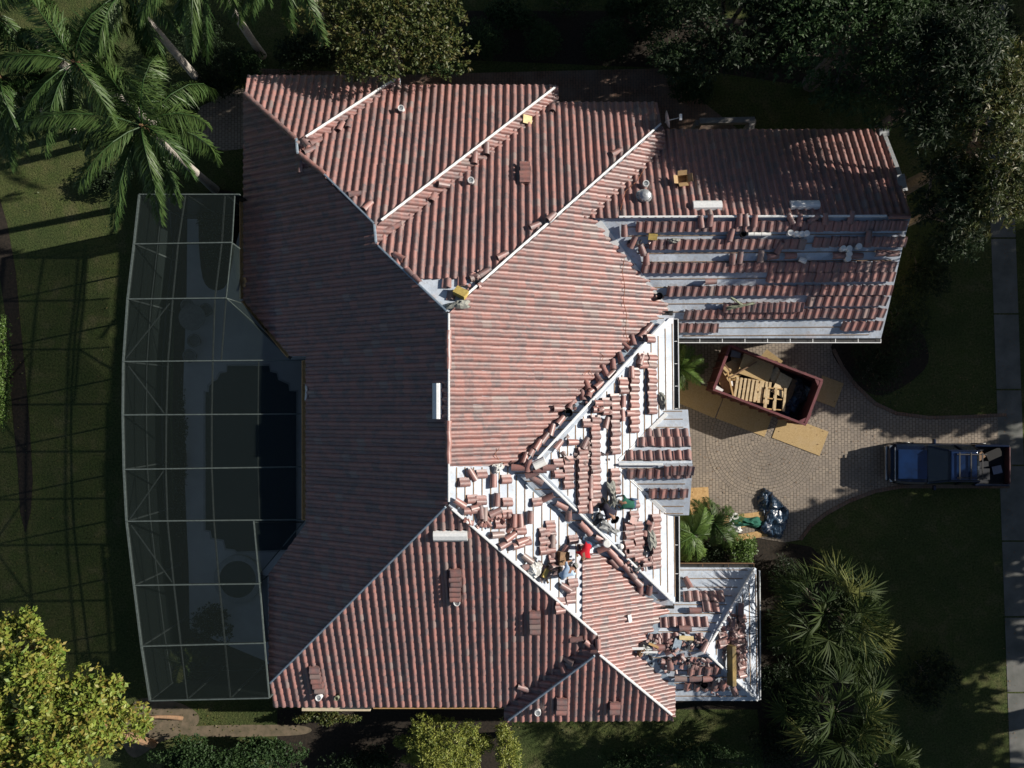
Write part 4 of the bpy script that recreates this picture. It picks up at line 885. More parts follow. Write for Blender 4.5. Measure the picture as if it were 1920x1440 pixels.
person('person','FE',1188,946,R(168),{'top':'cloth_green','pants':'cloth_jeans'},'person in a green long sleeved shirt and white cap crouching on the front slope', ('cap','cloth_white'), seed=3, kneel=True, lift=.5)
person('person','FE',1132,948,R(-52),{'top':'cloth_navy','pants':'cloth_black'},'person in dark navy clothes and a black brimmed hat bending on the front slope', ('brim','cloth_black'), seed=4, kneel=True, lift=.5)
slabthing('tile_piece','clay_tile','FE',1179,974,.26,.34,.03,70,'orange tile piece held below the green sleeved worker','tile piece',.3)
# ================================================================= POOL SCREEN ENCLOSURE
ZC = 4.4
cage = tag(empty('pool_screen_enclosure', at(328,980,0)), 'long aluminium framed screen enclosure over the pool on the west side', 'pool enclosure')
def cpart(name, mb, mat):
    o = mb.build(name, mat, cage); o.matrix_parent_inverse = cage.matrix_basis.inverted(); return o
bpy.context.view_layer.update()
rows = [(262,365,450,365),(252,458,435,455),(240,561,424,559),(232,678,572,675),(231,778,572,776),(233,880,571,875),(238,977,571,974),(252,1097,487,1094),(266,1211,496,1205),(282,1313,505,1308)]
v1 = [348,334,324,315,312,311,314,326,339,351]; v2 = [422,416,403,399,397,397,401,411,422,432]; v3 = [440,435,424,485,484,484,487,487,496,505]
def ry(i, x): r_ = rows[i]; return r_[1]+(r_[3]-r_[1])*(x-r_[0])/(r_[2]-r_[0])
def cp(i, x, z=ZC): return at(x, ry(i, x), z)
def beam(a, b, w=.07, h=.12, name='beam'): mb = MB(); mb.bar(a, b, w*.8, h); return cpart(name, mb, 'aluminium')
for i in range(10): beam(cp(i,rows[i][0]), cp(i,rows[i][2]), .06, .14)
for i in range(9):
    beam(cp(i,rows[i][0]), cp(i+1,rows[i+1][0]), .10, .12); beam(cp(i,v1[i]), cp(i+1,v1[i+1]), .055, .06); beam(cp(i,v2[i]), cp(i+1,v2[i+1]), .055, .06)
    if i in (0,1): beam(cp(i,v3[i]), cp(i+1,v3[i+1]), .05, .06)
    if i == 2: beam(cp(2,424), at(415,675,ZC), .05, .06)
    if 3 <= i <= 5: beam(cp(i,v3[i]), cp(i+1,v3[i+1]), .045, .05); beam(cp(i,rows[i][2]), cp(i+1,rows[i+1][2]), .06, .08)
    if i == 6: beam(at(476,976,ZC), cp(7,487), .06, .08)
    if i >= 7: beam(cp(i,v3[i]), cp(i+1,v3[i+1]), .06, .08)
for a, b in (((318,569),(236,672)),((241,686),(308,775)),((306,884),(243,974)),((246,985),(323,1092))): beam(at(*a,ZC), at(*b,ZC), .045, .05, 'brace')
# mansard strip down to the house eave
for a, b in (((435,455),(450,466)),((424,559),(452,568)),((424,559),(548,670)),((476,979),(570,979)),((571,976),(487,1076)),((487,1094),(502,1080)),((496,1205),(505,1200))): beam(at(*a,ZC), at(*b,ZC-.55), .05, .06)
# posts, rails and screens of the walls
for i in range(10):
    p = cp(i, rows[i][0]); beam(Vector((p.x,p.y,0)), Vector((p.x,p.y,ZC)), .08, .08, 'post')
for x in (v1[9], v2[9], 505): p = cp(9, x); beam(Vector((p.x,p.y,0)), Vector((p.x,p.y,ZC)), .07, .07, 'post')
for x in (v1[0], v2[0]): p = cp(0, x); beam(Vector((p.x,p.y,0)), Vector((p.x,p.y,ZC)), .07, .07, 'post')
for i in range(9):
    a, b = cp(i,rows[i][0]), cp(i+1,rows[i+1][0])
    for z in (.9, 2.4): beam(Vector((a.x,a.y,z)), Vector((b.x,b.y,z)), .04, .05, 'rail')
    mb = MB(); mb.face([Vector((a.x,a.y,.05)),Vector((b.x,b.y,.05)),b-Vector((0,0,.07)),a-Vector((0,0,.07))]); cpart('screen_panel', mb, 'screen_mesh')
for i in (0, 9):
    xs = [rows[i][0], v1[i], v2[i], rows[i][2]]
    for xa, xb in zip(xs, xs[1:]):
        a, b = cp(i,xa), cp(i,xb); mb = MB(); mb.face([Vector((a.x,a.y,.05)),Vector((b.x,b.y,.05)),b-Vector((0,0,.07)),a-Vector((0,0,.07))]); cpart('screen_panel', mb, 'screen_mesh')
    beam(Vector((cp(i,xs[0]).x,cp(i,xs[0]).y,.9)), Vector((cp(i,xs[-1]).x,cp(i,xs[-1]).y,.9)), .04, .05, 'rail')
Z3 = Vector((0,0,.03))
for i in range(9):
    L_ = [(rows[i][0], rows[i+1][0]), (v1[i], v1[i+1]), (v2[i], v2[i+1])]
    R0 = (v3[i], v3[i+1]) if i in (0,1) or i >= 7 else None
    if i == 2: last = None
    cols_ = L_+([R0] if R0 else [])
    if 3 <= i <= 5: cols_ = L_+[(v3[i], v3[i+1]), (rows[i][2], rows[i+1][2])]
    for (a0, a1), (b0, b1) in zip(cols_, cols_[1:]):
        mb = MB(); mb.face([cp(i,a0)+Z3, cp(i+1,a1)+Z3, cp(i+1,b1)+Z3, cp(i,b0)+Z3]); cpart('screen_panel', mb, 'screen_mesh')
    if i == 2: mb = MB(); mb.face([cp(2,403)+Z3, cp(3,399)+Z3, at(545,675,ZC)+Z3, cp(2,424)+Z3]); cpart('screen_panel', mb, 'screen_mesh')
    if i == 6: mb = MB(); mb.face([cp(6,401)+Z3, cp(7,411)+Z3, cp(7,487)+Z3, at(476,976,ZC)+Z3]); cpart('screen_panel', mb, 'screen_mesh')
for q in ([((435,455),ZC),((424,559),ZC),((452,568),ZC-.55),((450,466),ZC-.55)], [((424,559),ZC),((545,675),ZC),((548,668),ZC-.55),((453,567),ZC-.55)], [((476,976),ZC),((487,1076),ZC),((570,980),ZC-.5),((571,976),ZC-.4)], [((487,1076),ZC),((496,1205),ZC),((504,1200),ZC-.5),((502,1080),ZC-.5)]):
    mb = MB(); mb.face([at(*p, z)+Z3 for p, z in q]); cpart('screen_panel', mb, 'screen_mesh')
for i, (x, y, lb) in enumerate(((568,640,None),)): pass
for x, y, a_, s_, lb in ((372,598,0,1.3,'round garden table seen dimly through the screen'),):
    p = at(x, y, 0); e = tag(empty('patio_table', p), 'round dark patio table seen dimly through the pool screen', 'table'); mb = MB(); mb.lathe((0,0,0), [(.02,.70),(.62,.70),(.62,.74)], 24); mb.build('table_top','grey_plastic',e)
    mb = MB(); mb.lathe((0,0,0), [(.28,.0),(.26,.03),(.04,.06),(.04,.70)], 12); mb.build('pedestal','dark_metal',e)
for x, y, lb in ((358,575,'upper left'),(392,583,'upper right'),(370,640,'middle'),(362,668,'lowest')):
    p = at(x, y, 0); mb = MB(); mb.lathe((0,0,0), [(.2,0),(.3,.4),(.33,.42),(.26,.42),(.2,.3)], 16); thing('plant_pot','grey_plastic',mb,'dark round plant pot on the pool deck, the '+lb+' one','plant pot',p)
mb = MB(); mb.tube([(0,0,0),(.1,.2,.06),(.02,.36,.02)],.07,8); thing('bundle','cardboard',mb,'small cream bundle on the west gutter at the bend','bundle',on('W',459,538)+Vector((0,0,.1)))
mb = MB(); mb.tube([(0,0,0),(.02,-.3,.03),(-.02,-.66,0)],.05,8); thing('rag','cloth_white',mb,'pale rolled rag hung over the pool side gutter','rag',on('W',575,720)+Vector((0,0,.06)))
# concrete pergola corner north of the garage
mb = MB(); a, b, c_ = at(1311,228,2.3), at(1414,226,2.3), at(1408,246,2.3); mb.bar(a, b, .25, .25); mb.bar(Vector((c_.x,b.y-.125,2.3)), Vector((c_.x,c_.y-.4,2.3)), .25, .25)
for q in (a, b): mb.box((q.x, q.y, 1.08), (.25,.25,2.16))
thing('garden_wall_frame','grey_stucco',mb,'grey concrete beam frame standing behind the garage eave','pergola')
# ================================================================= DRIVEWAY THINGS
def boxframe(c1, c2, c3, z): return [at(*c, z) for c in (c1, c2, c3)]
ZD = 1.65
A_, B_, C_, D_ = at(1368,646,ZD), at(1543,713,ZD), at(1510,797,ZD), at(1337,731,ZD)
ex = ((B_-A_)+(C_-D_)).normalized(); ctr = (A_+B_+C_+D_)/4; LD = ((B_-A_).length+(C_-D_).length)/2; WD = ((D_-A_).length+(C_-B_).length)/2; rz = math.atan2(ex.y, ex.x)
e = tag(empty('dumpster', (ctr.x, ctr.y, 0), rz), 'long open dark red dumpster full of pallets and scrap on the driveway', 'dumpster')
mb = MB(); mb.box((0,0,.24),(LD-.1,WD-.1,.1)); mb.build('floor','dumpster_floor',e)
mb = MB()
for s in (-1,1): mb.box((0,s*(WD/2-.03),ZD/2+.1),(LD,.05,ZD-.22)); 
for s in (-1,1):
    for k in range(9): mb.box((-LD/2+.35+k*(LD-.7)/8, s*(WD/2+.03), ZD/2+.1),(.08,.07,ZD-.26))
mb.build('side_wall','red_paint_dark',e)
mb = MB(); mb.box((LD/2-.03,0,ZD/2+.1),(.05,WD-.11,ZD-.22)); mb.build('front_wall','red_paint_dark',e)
mb = MB(); mb.box((-LD/2+.03,0,ZD/2+.1),(.05,WD-.11,ZD-.22)); 
for k in (-1,0,1): mb.box((-LD/2-.03,k*.7,ZD/2+.1),(.07,.07,ZD-.3))
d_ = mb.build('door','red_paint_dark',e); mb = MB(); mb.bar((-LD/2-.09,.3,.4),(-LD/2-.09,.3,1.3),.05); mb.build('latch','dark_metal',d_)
mb = MB()
for s in (-1,1): mb.box((0,s*(WD/2-.02),ZD),(LD,.10,.10)); mb.box((s*(LD/2-.03),0,ZD),(.12,WD-.15,.098))
for s in (-1,1): mb.box((LD/2-.17,s*(WD/2-.17),ZD-.005),(.14,.34,.08),rz=s*R(45))
mb.build('top_rail','red_paint',e)
mb = MB(); mb.box((LD/2+.2,-.55,.6),(.35,.32,.3)); mb.box((LD/2+.1,.3,.35),(.2,.9,.12)); mb.build('hook_plate','red_paint',e)
for sx in (-1,1):
    for sy in (-1,1): mb = MB(); mb.tube([(sx*(LD/2-.5),sy*.7-.08,.1),(sx*(LD/2-.5),sy*.7+.08,.1)],.09,12); mb.build('wheel','rubber',e)
mb = MB()
for s in (-1,1): mb.box((0,s*.75,.14),(LD-.5,.1,.1))
mb.build('skid','dark_metal',e)
def onD(px, py, z): return at(px, py, z)
def obj_box(name, mat, px, py, z, d, ang, label, cat, rx=0, ry=0, group=None):
    p = at(px, py, z); mb = MB(); mb.box((0,0,0), d); o = mb.build(name, mat); o.location = p; o.rotation_euler = (R(rx), R(ry), R(ang)); return tag(o, label, cat, group)
def pallet(px, py, z, ang, label, rx=0, ry=0, n=6, L=1.2, W=1.0):
    e = empty('pallet', at(px,py,z)); e.rotation_euler = (R(rx),R(ry),R(ang)); tag(e, label, 'pallet', 'pallets thrown in the dumpster')
    for k in range(n): mb = MB(); mb.box((-L/2+.06+k*(L-.12)/(n-1),0,.13),(.11,W,.025)); mb.build('slat','wood_pale',e)
    for k in (-1,0,1): mb = MB(); mb.box((0,k*(W/2-.05),.065),(L,.05,.1)); mb.build('stringer','wood_tan',e)
    for k in (-1,0,1): mb = MB(); mb.box((k*(L/2-.06),0,0),(.1,W,.02)); mb.build('bottom_slat','wood_pale',e)
rzd = math.degrees(rz)
pallet(1401,731,1.02,rzd+12,'intact pallet lying near the middle of the dumpster',n=7); pallet(1420,734,.90,rzd+12,'second pallet tucked under the intact one, showing at its right',n=7,L=1.1)
pallet(1452,748,1.0,rzd+16,'broken pallet with missing slats against the lower dumpster wall',n=3,W=1.05,L=.95)
pallet(1432,697,.72,rzd+20,'pallet half buried under boards in the upper middle of the dumpster',n=6)
for a in [('osb',1418,690,1.05,(1.5,.95,.02),-18,'square cut osb board behind the intact pallet',4,5),('osb',1380,690,.9,(1.3,.8,.02),25,'osb offcut leaning in the upper left of the dumpster',-8,10),('wood_tan',1368,713,.8,(1.0,.95,.02),-60,'orange plywood piece at the left end of the dumpster',6,-8),
          ('wood_pale',1466,722,1.0,(.62,1.0,.02),-28,'pale board right of the pallets in the dumpster',-6,4),('wood_pale',1458,711,.9,(1.0,.5,.02),-66,'narrow pale board propped on the right pile',5,-5),('wood_tan',1395,675,.75,(1.1,.5,.02),12,'plywood strip under the back rail of the dumpster',-12,0),
          ('wood_brown',1482,735,.8,(.3,1.2,.03),-22,'dark grey board standing right of the broken pallet',0,20),('osb',1441,680,.7,(.9,.9,.02),-40,'osb corner behind the pallets',0,-12)]:
    obj_box('board',a[0],*a[1:4],a[4],a[5],a[6],'board',a[7],a[8])
for i, a in enumerate([(1392,694,1.2,(1.5,.06,.06),30,'dark batten laid across the dumpster boards'),(1370,722,1.15,(.07,1.25,.07),12,'stud leaning at the left end of the dumpster'),(1364,690,1.1,(.05,.5,.05),35,'short dark stick at the upper left of the dumpster')]):
    obj_box('batten_stick','wood_brown' if i != 1 else 'wood_tan',*a[:3],a[3],a[4],a[5],'stick')
obj_box('foam_block','white_plastic',1346,730,1.25,(.42,.24,.12),-32,'white foam piece in the lower left corner of the dumpster','foam',10,5)
obj_box('foam_block','white_plastic',1372,719,1.1,(.08,.22,.06),5,'small white scrap near the stud in the dumpster','scrap')
obj_box('carton','grey_plastic',1379,664,.8,(.45,.3,.2),-12,'grey plastic carton at the top left inside the dumpster','carton')
def pbag(px, py, z, r_, mat, label, seed):
    rr = np.random.default_rng(seed); mb = MB(); n1, n2 = 14, 8; ph = rr.random(6)*6; g_ = []
    for j in range(n2+1):
        row = []
        for i in range(n1):
            th = 2*math.pi*i/n1; fi = math.pi*j/n2; rad = r_*(1+.16*math.sin(3*th+ph[0]+2*fi)+.12*math.sin(5*th+ph[1]-3*fi)+.07*math.sin(9*th+6*fi+ph[2])); row.append(Vector((rad*math.sin(fi)*math.cos(th), rad*math.sin(fi)*math.sin(th), rad*.6*math.cos(fi))))
        g_.append(row)
    for j in range(n2):
        for i in range(n1): mb.face([g_[j][i],g_[j+1][i],g_[j+1][(i+1)%n1],g_[j][(i+1)%n1]])
    return thing('rubbish_bag', mat, mb, label, 'rubbish bag', at(px,py,z))
pbag(1484,757,.65,.34,'tarp','crumpled blue plastic bag in the lower right of the dumpster',1); pbag(1500,742,.6,.3,'slate','grey rubbish bag at the right end of the dumpster',2); pbag(1494,722,.6,.34,'slate','grey rubbish bag behind the right boards in the dumpster',3); pbag(1470,775,.55,.26,'tarp','small blue bag at the lower dumpster wall',4)
pbag(1512,735,.45,.3,'grey_plastic','dim pale bag deep in the right corner of the dumpster',5); pbag(1408,752,.7,.16,'green_glass','small greenish bag by the lower dumpster wall',6)
# boards under and around the dumpster
def gboard(name, mat, px, py, L, W, ang, label, z=.02):
    p = at(px, py, 0); mb = MB(); mb.box((0,0,.012),(L,W,.022)); o = mb.build(name, mat); o.location = (p.x,p.y,z); o.rotation_euler = (0,0,R(ang)); return tag(o, label, 'board', None)
gboard('osb_sheet','osb',1500,815,2.35,1.2,rzd,'bright osb sheet lying by the lower right dumpster corner')
gboard('osb_sheet','osb',1553,734,1.05,1.2,rzd,'small osb sheet sticking out behind the right dumpster end')
gboard('osb_sheet','osb',1396,779,2.4,1.2,rzd,'shaded osb sheet below the dumpster, middle of three',.018); gboard('osb_sheet','osb',1304,743,2.4,1.2,rzd-2,'shaded osb sheet below the dumpster, leftmost of three',.022)
gboard('plywood_sheet','wood_tan',1311,939,.9,1.25,3,'orange plywood sheet lying by the front palms',.02)
gboard('plywood_sheet','wood_tan',1398,975,2.3,.62,7,'long plywood strip on the planting edge under the tarp',.04)
gboard('plywood_sheet','wood_tan',1408,1004,1.5,.3,10,'narrow plywood strip below the tarp bundle',.03)
# crumpled tarp
def tarp():
    mb = MB(); pts = [(1432,911),(1420,930),(1416,943),(1424,958),(1428,975),(1418,990),(1428,1004),(1445,1008),(1463,1012),(1472,996),(1480,968),(1479,955),(1462,938),(1448,922)]
    out = P(pts); c = sum(out, Vector())/len(out); rr = random.Random(4); m = len(out); poly = [(p.x-c.x, p.y-c.y) for p in out]; hx = 46
    seeds = [(rr.uniform(-1.1,1.1), rr.uniform(-1.5,1.5), rr.uniform(.05,.55)) for _ in range(34)]
    def inside(x, y):
        r_ = False; j = m-1
        for i in range(m):
            if (poly[i][1] > y) != (poly[j][1] > y) and x < (poly[j][0]-poly[i][0])*(y-poly[i][1])/(poly[j][1]-poly[i][1])+poly[i][0]: r_ = not r_
            j = i
        return r_
    def ht(x, y):
        # crumple: linear facets between random peaks and folds (inverse distance with sharp creases)
        d = sorted((math.hypot(x-a, (y-b)*.8)-.5*h, h) for a, b, h in seeds)[:2]; cr = min(1, (d[1][0]-d[0][0])*5)
        return .10+.55*d[0][1]*cr+.04*math.sin(9*x+5*y)+.03*rr.random()
    g_ = {}
    st = .065
    for i in range(-30, 31):
        for j in range(-36, 37):
            x, y = i*st, j*st
            if inside(x, y):
                e_ = min(1, .15+.85*all(inside(x+a, y+b) for a, b in ((.12,0),(-.12,0),(0,.12),(0,-.12)))); g_[i, j] = Vector((x+rr.uniform(-.015,.015), y+rr.uniform(-.015,.015), ht(x, y)*e_))
    for (i, j) in list(g_):
        if (i+1,j) in g_ and (i,j+1) in g_ and (i+1,j+1) in g_:
            mb.face([g_[i,j],g_[i+1,j],g_[i+1,j+1]]); mb.face([g_[i,j],g_[i+1,j+1],g_[i,j+1]])
    return thing('tarp','tarp',mb,'crumpled dark blue tarpaulin heaped on the driveway edge','tarpaulin',Vector((c.x,c.y,.02)))
tarp()
bag('scrap_bundle','green_glass',None,1398,978,1.3,.55,.2,-3,'dark green crumpled bundle left of the blue tarp','bundle',21,.05).data.materials[0] = MATS['cloth_green']
bag('plastic_sheet','grey_plastic',None,1366,988,.9,.5,.18,30,'pale grey crumpled plastic under the dark bundle','sheet',22,.05)
bag('plastic_sheet','cloth_white',None,1382,993,.4,.25,.1,20,'small white crumpled scrap by the grey plastic','scrap',23,.1)
for i,(x,y,r_) in enumerate(((1365,972,.13),(1377,967,.16))):
    mb = MB(); mb.lathe((0,0,0),[(r_*.55,.0),(r_,.0),(r_,.12),(r_*.5,.12),(r_*.5,.02)],18); thing('roll','white_plastic',mb,('smaller','larger')[i]+' white roll of tape on the board by the front palms','roll',at(x,y,0)+Vector((0,0,.07)))
mb = MB(); mb.box((0,0,.08),(.4,.3,.16)); thing('carton','cardboard',mb,'small cardboard box beside the white rolls','box',at(1357,972,0)+Vector((0,0,.05)))
# ================================================================= PICKUP
tp = at(1779,871,.9); e = tag(empty('pickup_truck', (tp.x, tp.y, 0), R(180-1.0)), 'dark blue pickup truck with a roof rack parked on the drive facing the house', 'pickup truck')
LT = 5.35; hw = .93
def loft(name, secs, mat, parent, smooth=False):
    mb = MB()
    for (x0, pr0), (x1, pr1) in zip(secs, secs[1:]):
        n = len(pr0)
        for i in range(n-1): mb.face([Vector((x0,)+pr0[i]), Vector((x1,)+pr1[i]), Vector((x1,)+pr1[i+1]), Vector((x0,)+pr0[i+1])][::-1])
    for (x, pr), d in ((secs[0], 1), (secs[-1], -1)): mb.face([Vector((x,)+q) for q in pr][::d])
    return mb.build(name, mat, parent, smooth)
def sec(w0, w1, z0, z1, r_=.12): return [(-w0,z0),(-w0*1.01,(z0+z1)*.5),(-w1,z1-r_),(-w1+r_*.8,z1-.03),(-w1*.5,z1),(0,z1+.012),(w1*.5,z1),(w1-r_*.8,z1-.03),(w1,z1-r_),(w0*1.01,(z0+z1)*.5),(w0,z0)]
loft('body', [(2.66,sec(.62,.60,.45,.72)),(2.6,sec(.80,.76,.35,.86)),(2.35,sec(.90,.86,.32,.98)),(1.9,sec(.93,.90,.3,1.02)),(1.15,sec(.94,.91,.3,1.08)),(.9,sec(.94,.91,.3,1.05)),(-1.0,sec(.94,.91,.3,1.04)),(-1.05,sec(.94,.91,.3,.70)),(-2.6,sec(.94,.91,.35,.70))], 'car_blue', e)
mb = MB(); mb.box((1.72,0,1.105),(1.35,1.36,.022),taper=.94); mb.build('bonnet','car_sky_sheen',e)
def cs(w, zt, zb=1.02): return [(-.88,zb),(-w,zt-.03),(-w*.9,zt),(0,zt+.02),(w*.9,zt),(w,zt-.03),(.88,zb)]
loft('cabin', [(1.02,cs(.83,1.06)),(.42,cs(.70,1.60)),(.25,cs(.69,1.66)),(-.8,cs(.69,1.66)),(-.98,cs(.70,1.58)),(-1.06,cs(.80,1.05))], 'car_glass', e)
mb = MB(); mb.box((-.25,0,1.70),(1.2,1.30,.05),taper=.96); mb.build('roof','car_sky_sheen',e)
for s in (-1,1):
    mb = MB(); mb.bar((1.0,s*.83,1.08),(.40,s*.68,1.64),.06); mb.bar((.40,s*.68,1.66),(-.95,s*.68,1.66),.05); mb.bar((-.95,s*.68,1.64),(-1.05,s*.84,1.06),.07); mb.bar((-.2,s*.68,1.66),(-.2,s*.88,1.06),.07); mb.build('pillar','car_blue',e)
    mb = MB(); mb.box((.75,s*1.04,1.08),(.12,.22,.16)); mb.build('mirror','car_blue',e)
    mb = MB(); mb.box((2.55,s*.68,.72),(.12,.3,.16)); mb.build('headlight','chrome',e); mb = MB(); mb.box((-2.62,s*.85,.8),(.05,.1,.3)); mb.build('tail_light','red_paint',e)
    mb = MB(); mb.bar((.1,s*.52,1.78),(-1.2,s*.52,1.78),.045); mb.build('rack_rail','dark_metal',e)
    mb = MB(); mb.box((-1.83,s*.88,.90),(1.56,.10,.42)); mb.build('bed_side','car_blue',e)
    for x in (1.7,-1.75):
        mb = MB(); mb.tube([(x,s*.80,.37),(x,s*.96,.37)],.37,20); w_ = mb.build('wheel','rubber',e); mb = MB(); mb.tube([(x,s*.955,.37),(x,s*.975,.37)],.21,14); mb.build('rim','chrome',w_)
for x in (0,-.5,-1.0): mb = MB(); mb.bar((x,-.60,1.80),(x,.60,1.80),.05,.035); mb.build('rack_bar','dark_metal',e)
mb = MB(); mb.box((-2.62,0,.88),(.07,1.66,.44)); mb.build('tailgate','red_paint_dark',e)
mb = MB(); mb.box((-1.83,0,.722),(1.5,1.64,.02)); mb.build('bed_liner','bed_liner',e)
mb = MB(); mb.box((.1,0,1.05),(.05,.5,.02)); mb.build('wiper','rubber',e)
mb = MB(); mb.box((2.68,0,.55),(.12,1.55,.2)); mb.build('front_bumper','chrome',e); mb = MB(); mb.box((-2.72,0,.5),(.12,1.6,.18)); mb.build('rear_bumper','chrome',e)
mb = MB(); mb.box((2.45,0,.98),(.04,1.5,.03)); mb.build('chrome_strip','chrome',e)
for x,y,s_ in ((.62,.32,.12),(.66,-.38,.12)): pass
for i,(x,y,z,d,m_,lb) in enumerate([(-1.5,.4,.88,(.5,.5,.34),'bed_liner','grey box in the truck bed near the cab'),(-2.1,.2,.87,(.42,.36,.30),'car_blue','blue cooler in the middle of the truck bed'),(-2.0,-.5,.84,(.7,.4,.24),'rubber','black case low in the truck bed'),(-1.4,-.4,.84,(.35,.3,.24),'wood_brown','small brown box in the truck bed by the cab')]):
    mb = MB(); mb.box((0,0,0),d); q = thing('box',m_,mb,lb,'box',e.matrix_basis @ Vector((x,y,z))); q.rotation_euler = (0,0,R(180+12*i))
# ================================================================= VEGETATION
def rand_unit(n, rng): v = rng.normal(size=(n,3)); return v/np.linalg.norm(v, axis=1, keepdims=True)
def leaves(P0, D, N, L, W, bend=.15):
    """rhombic leaves: base P0, direction D, normal N."""
    S = np.cross(D, N); S /= np.linalg.norm(S, axis=1, keepdims=True)+1e-9; L = L[:, None]; W = W[:, None]
    tip = P0+D*L-N*L*bend; mid = P0+D*L*.5
    return np.stack([P0, mid+S*W*.5, tip, mid-S*W*.5], 1)
def crown(parent, c, rad, nl, size, mat, seed, lumps=14, lr=.42, asp=.5, flat=.75, clump=6, droop=0., inner=.35):
    """leaf clusters spread through lumps around an uneven crown."""
    rng = np.random.default_rng(seed); rad = np.array(rad, float)
    u = rand_unit(lumps, rng); u[:, 2] = np.abs(u[:, 2])*.9-.25; lc = u*rng.uniform(.45, .8, (lumps,1))*rad; lrad = rng.uniform(.6, 1.15, lumps)*lr
    nc = nl//clump; k = rng.integers(0, lumps, nc); d = rand_unit(nc, rng); d[:, 2] = np.where(rng.random(nc) < flat, np.abs(d[:, 2]), d[:, 2])
    rr = np.where(rng.random(nc) < inner, rng.uniform(.3, .95, nc), rng.uniform(.88, 1.08, nc))
    cp_ = lc[k]+d*(rr*lrad[k])[:, None]*rad; tone = rng.random(nc)
    cp_ = np.repeat(cp_, clump, 0); dd = np.repeat(d, clump, 0); tone = np.repeat(tone, clump)
    D = rand_unit(len(cp_), rng)+dd*.6; D[:, 2] -= droop; D /= np.linalg.norm(D, axis=1, keepdims=True)
    N = rand_unit(len(cp_), rng)*.8+dd*.5+np.array([0,0,.7]); N -= D*(N*D).sum(1, keepdims=True); N /= np.linalg.norm(N, axis=1, keepdims=True)+1e-9
    L = size*rng.uniform(.6, 1.25, len(cp_)); V = leaves(cp_+rng.normal(0, size*.25, cp_.shape), D, N, L, L*asp)
    r1 = np.clip(.55*tone+.45*rng.random(len(cp_)), 0, 1); r2 = np.clip(.6*np.repeat(rng.random(nc), clump)+.4*rng.random(len(cp_)), 0, 1)
    o = np_mesh('crown', V, 4, mat, parent, {'rnd': r1, 'rnd2': r2}); o.location = Vector(c)-parent.location; return o, lc
def tree(name, label, px, py, zc, rad, nl, size, mat, seed, cat='tree', bark='bark', trunk=.18, lean=(0,0), branches=7, group=None, **k):
    c = at(px, py, zc); e = tag(empty(name, (c.x+lean[0], c.y+lean[1], 0)), label, cat, group); o, lc = crown(e, c, rad, nl, size, mat, seed, **k)
    mb = MB(); rr = random.Random(seed); base_ = Vector((0,0,0)); top = c-e.location-Vector((0,0,rad[2]*.25)); top = Vector((top.x, top.y, max(top.z, .3)))
    pts = [base_.lerp(top, t)+Vector((math.sin(t*5+seed)*.08,math.cos(t*4+seed)*.08,0))*t for t in (0,.3,.6,1)]; mb.tube(pts, [trunk*1.2,trunk,trunk*.8,trunk*.55], 8)
    for i in range(min(branches, len(lc))):
        q = c-e.location+Vector(lc[i]*1.05); s = pts[2].lerp(pts[3], rr.random()); mb.tube([s, s.lerp(q,.5)+Vector((0,0,.15*rad[2])), q], [trunk*.45,trunk*.28,trunk*.1], 6)
    mb.build('trunk', bark, e); return e
